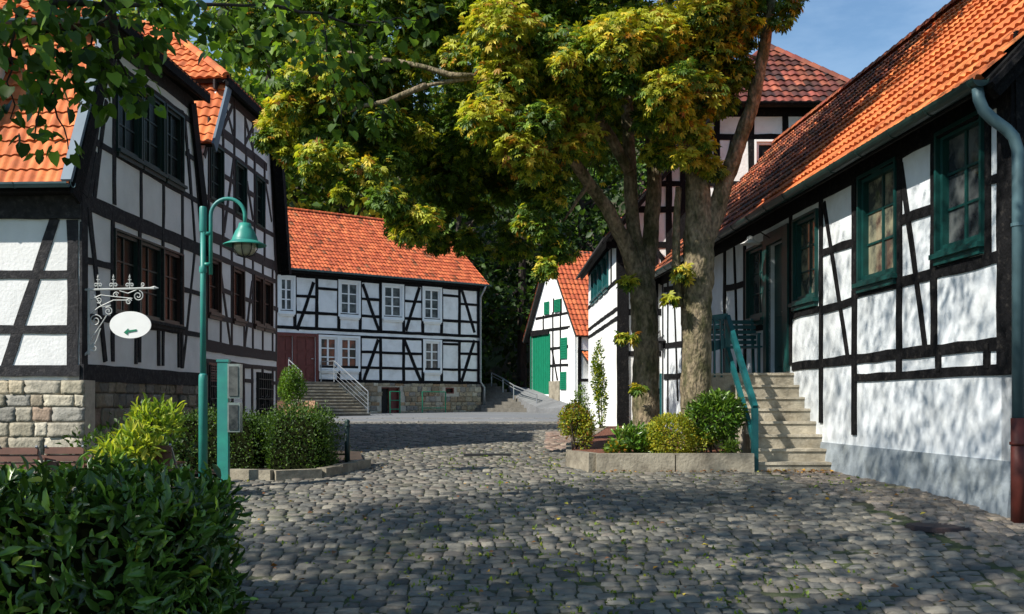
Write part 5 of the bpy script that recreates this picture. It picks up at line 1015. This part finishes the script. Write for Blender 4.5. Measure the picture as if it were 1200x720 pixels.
for x, y, D in ((130, 0, 5.2), (60, 20, 5.1), (200, 5, 5.5)): 
    p = at(x, y, D); br_(hub, p, .05, .022, k=6, n=7)
    
main = at(128, -5, 5.2); br_(main, at(138, 70, 5.3), .03, .014, k=5, n=7)
br_(at(60, 5, 5.1), at(190, 6, 5.5), .022, .01, k=6, n=6); br_(at(190, 6, 5.5), at(310, 5, 6), .014, .007, k=5, n=5); br_(at(310, 5, 6), at(430, 30, 6.8), .012, .006, k=6, n=5)
for a, b in (((128, 20, 5.2), (60, 110, 5.2)), ((60, 60, 5.1), (40, 165, 5.1)), ((138, 70, 5.3), (170, 115, 5.5)), ((60, 100, 5.2), (80, 175, 5.2)), ((20, 10, 5), (12, 140, 5)), ((400, 30, 6.8), (440, 130, 7.1)), ((380, 30, 6.7), (400, 150, 7)), ((430, 25, 6.8), (500, 20, 7)), ((260, 5, 5.8), (290, 60, 6))): br_(at(*a), at(*b), .007, .003, k=6, n=4, wob=.15)
ctr = []
for i in range(3000):
    x = random.uniform(-14, 3.5); y = random.uniform(-6, 11.5); z = random.uniform(6.0, 14.5)
    if z < 1.6 + .42 * max(y, 0) + 1.0: continue
    if ((x + 5.2) / 8) ** 2 + ((y - 2.6) / 8.6) ** 2 + ((z - 9.8) / 5) ** 2 > 1: continue
    k_ = (z - .4) / .88; gx_, gy_ = x + .84 * k_, y + .55 * k_
    if gy_ > 10.3 + (gx_ + 2.5) * .75 and gx_ < 3.0: continue          # clumps left out so that band of ground stays sunlit
    ctr.append((x, y, z))
up = []; gx_f = lambda x, z: x + .84 * (z - .4) / .88
for i, (x, y, z) in enumerate(ctr[:300]): rr_ = random.uniform(.5, 1.15); (up if gx_f(x, z) < 3.6 else cl).append((np.array([x, y, z]), rr_, 230 * rr_ ** 2, 0))
for (x, y, z) in ctr[:16]: br_((-4.15, 3.0, min(z - .8, 8)), (x, y, z), .04, .012, k=6, n=6)
tree_mesh_crown(t3, up, T_heart(), .108, pal_lin, 1, droop=.9, flat=.8, name='upper_shade_crown')
tree_mesh_crown(t3, cl, T_heart(), .074, pal_lin, 1, droop=.9, flat=.9)
# the unseen overhead leaves are enlarged to thicken the shade on the ground
tk.build("trunk", M['darkbark'], t3, True)

# forest on the slope behind the houses
def forest_tree(name, lab, loc, h, cr, pal, w, nclump=26, npc=95, ls=.42, trunk=.28, z0=.35):
    t = thing(name, loc, lab, "tree", "trees on the slope behind the houses"); x, y, z = loc
    tk = MB(); top = Vector((x + random.uniform(-.6, .6), y, z + h * .85)); limb((x, y, z - .3), top, trunk, trunk * .3, tk, k=8, n=8, wob=.02)
    P = []; D = []; C_ = []
    for i in range(nclump):
        d = _norm(rng.normal(size=(1, 3)))[0]; c = np.array([x, y, z + h * (z0 + (1 - z0) / 2)]) + d * np.array([cr, cr, h * (1 - z0) / 2]) * rng.uniform(.45, .95)
        r = rng.uniform(.16, .3) * h * .42; p, dd = clump_pts(c, (r, r, r * .75), npc, .3); P.append(p); D.append(dd); tone = rng.uniform(.75, 1.3); C_.append(np.clip(pick(npc, pal, w) * tone, 0, .8))
        if i % 3 == 0: limb((x, y, z + h * rng.uniform(.3, .6)), tuple(c), trunk * .35, .03, tk, k=4, n=5)
    P = np.concatenate(P); D = np.concatenate(D); k = len(P)
    leaves("crown", T_simple(.34, .1), P, _norm(D + rng.normal(0, .6, (k, 3)) - np.array([0, 0, .3])), _norm(D * .8 + [0, 0, .7] + rng.normal(0, .5, (k, 3))), ls * rng.uniform(.6, 1.2, k), np.concatenate(C_), M['leaf'], t)
    tk.build("trunk", M['darkbark'], t); return t
PG = [G_MD, (.09, .17, .024), (.14, .24, .03), G_DK]; PYL = [(.09, .16, .025), (.18, .26, .03), YG, (.38, .36, .04)]
protos = [forest_tree("forest_tree", "x", (-14, 58, 1.5), 17, 4.2, PG, [3, 3, 3, 1], 32, z0=.12), forest_tree("forest_tree", "x", (-6, 60, 1.8), 19, 4.6, PG, [3, 3, 2, 1], 32, z0=.15), forest_tree("forest_tree", "x", (2, 59, 1.7), 18, 4.2, [G_DK, G_MD], [3, 1], 34, z0=.06), forest_tree("forest_tree", "x", (-20, 56, 1.5), 16, 4.0, PYL, [2, 3, 3, 1.5], 32, z0=.12)]
T0 = [Vector(p.location) for p in protos]
desc = {0: "mid green forest tree", 1: "tall full-crowned forest tree", 2: "dark shaded forest tree", 3: "yellow-green forest tree"}
front = [(-26, 52, 1), (-17.5, 54, 0), (-21, 56, 3), (-14, 58, 0), (-9.5, 57.5, 3), (-6, 60, 1), (-3.0, 57, 2), (.6, 58, 2), (4.0, 59, 2), (7.5, 59, 2), (11, 57, 1), (16, 60, 2), (-31, 49, 0)]
back = [(-30, 62, 0), (-23, 66, 1), (-17, 68, 3), (-11, 67, 1), (-4.5, 68, 2), (0.5, 68, 2), (6, 69, 0), (12, 70, 1), (-27, 76, 3), (-20, 80, 0), (-12, 79, 1), (-3, 79, 3), (5, 80, 2), (14, 80, 0), (-34, 72, 1)]
where = {0: "behind the roofs of the left houses", 1: "behind the central house roof", 2: "in the dark gap right of the central house", 3: "behind the far house and corner house"}
used = [False] * 4
allf = [(x, y, k, 'front') for x, y, k in front] + [(x, y, k, 'upslope') for x, y, k in back]
for idx, (x, y, k, row) in enumerate(allf):
    z = float(terrain(np.array(x), np.array(y))); ox = sum(1 for a in allf if a[3] == row and a[0] < x) + 1; tot = sum(1 for a in allf if a[3] == row)
    side = "%s from the left in the %s row" % (("first", "second", "third", "fourth", "fifth", "sixth", "seventh", "eighth", "ninth", "tenth", "eleventh", "twelfth", "thirteenth", "fourteenth", "fifteenth")[ox - 1], "front" if row == 'front' else "upslope")
    lab = desc[k] + " behind the houses, " + side
    if not used[k]: p = protos[k]; p.location = (x, y, z); p.scale = ((1.4,) * 3) if x < -8 else (1, 1, 1); p["label"] = lab; used[k] = True
    else:
        c = copy_tree(protos[k], (0, 0, 0), lab); c.location = (x, y, z); c.rotation_euler = (0, 0, random.uniform(0, 6.28)); s_ = random.uniform(.9, 1.15) * (1.42 if x < -8 else 1); c.scale = (s_, s_, s_ * random.uniform(.9, 1.1))
# undergrowth under the forest edge
P, D = [], []
for i in range(60):
    x = random.uniform(-14, 10); y = random.uniform(54.5, 60); z = float(terrain(np.array(x), np.array(y))); p, d = clump_pts((x, y, z + .6), (1.2, 1.0, 1.1), 70, .2); P.append(p); D.append(d)
P = np.concatenate(P); D = np.concatenate(D); k = len(P)
tag(leaves("undergrowth", T_simple(.3, .1), P, _norm(D + [0, 0, .3] + rng.normal(0, .5, (k, 3))), _norm(D + [0, 0, .6]), .3 * rng.uniform(.6, 1.2, k), pick(k, [G_DK, G_MD], [3, 1]), M['leaf']), None, None, kind="stuff")

# ================================================================== SMALL THINGS ON THE GROUND
n = 1500; y = 6.5 + 14 * rng.random(n) ** 1.4; x = rng.uniform(-1, 1, n) * (y * .36) + .3; cen = np.stack([x, y], 1)
k = 7; px_ = np.repeat(x, k) + rng.normal(0, .022, n * k); py_ = np.repeat(y, k) + rng.normal(0, .016, n * k); P = np.stack([px_, py_, gz(px_, py_) - .012], 1)
mk = (np.sin(px_ * 1.3 + 1) + np.sin(py_ * .9 + px_ * .5) + rng.normal(0, .6, n * k)) > .1; P = P[mk]; K = len(P)
tag(leaves("moss_and_grass", T_simple(.3, .1), P, _norm(rng.normal(0, .7, (K, 3)) + [0, 0, .55]), _norm(rng.normal(0, 1, (K, 3)) + [0, 0, .5]), .040 * rng.uniform(.5, 1.3, K), pick(K, [(.08, .14, .02), (.16, .23, .025), (.28, .30, .04)], [2, 2, .8]), M['leaf']), None, None, kind="stuff")
n = 330; y = 6.5 + 13 * rng.random(n); x = rng.uniform(-1, 1, n) * (y * .38) + .6; a = rng.uniform(0, 6.28, n)
b = 110; x = np.concatenate([x, rng.uniform(3.5, 4.7, b), rng.uniform(1.1, 3.2, 60)]); y = np.concatenate([y, 14.45 - rng.random(b) * .35, 14.2 + rng.random(60) * .2]); a = rng.uniform(0, 6.28, len(x)); ok = x < rw(y) - .15; x = x[ok]; y = y[ok]; a = a[ok]; n = len(x)
tag(leaves("fallen_leaves", T_simple(.36, .15), np.stack([x, y, gz(x, y) + .018], 1), np.stack([np.cos(a), np.sin(a), rng.normal(0, .15, n)], 1), _norm(rng.normal(0, .25, (n, 3)) + [0, 0, 1]), .055 * rng.uniform(.5, 1.3, n), pick(n, [BR, OR, YE, (.2, .09, .04)], [3, 1.2, .8, 3]), M['dry']), None, None, kind="stuff")
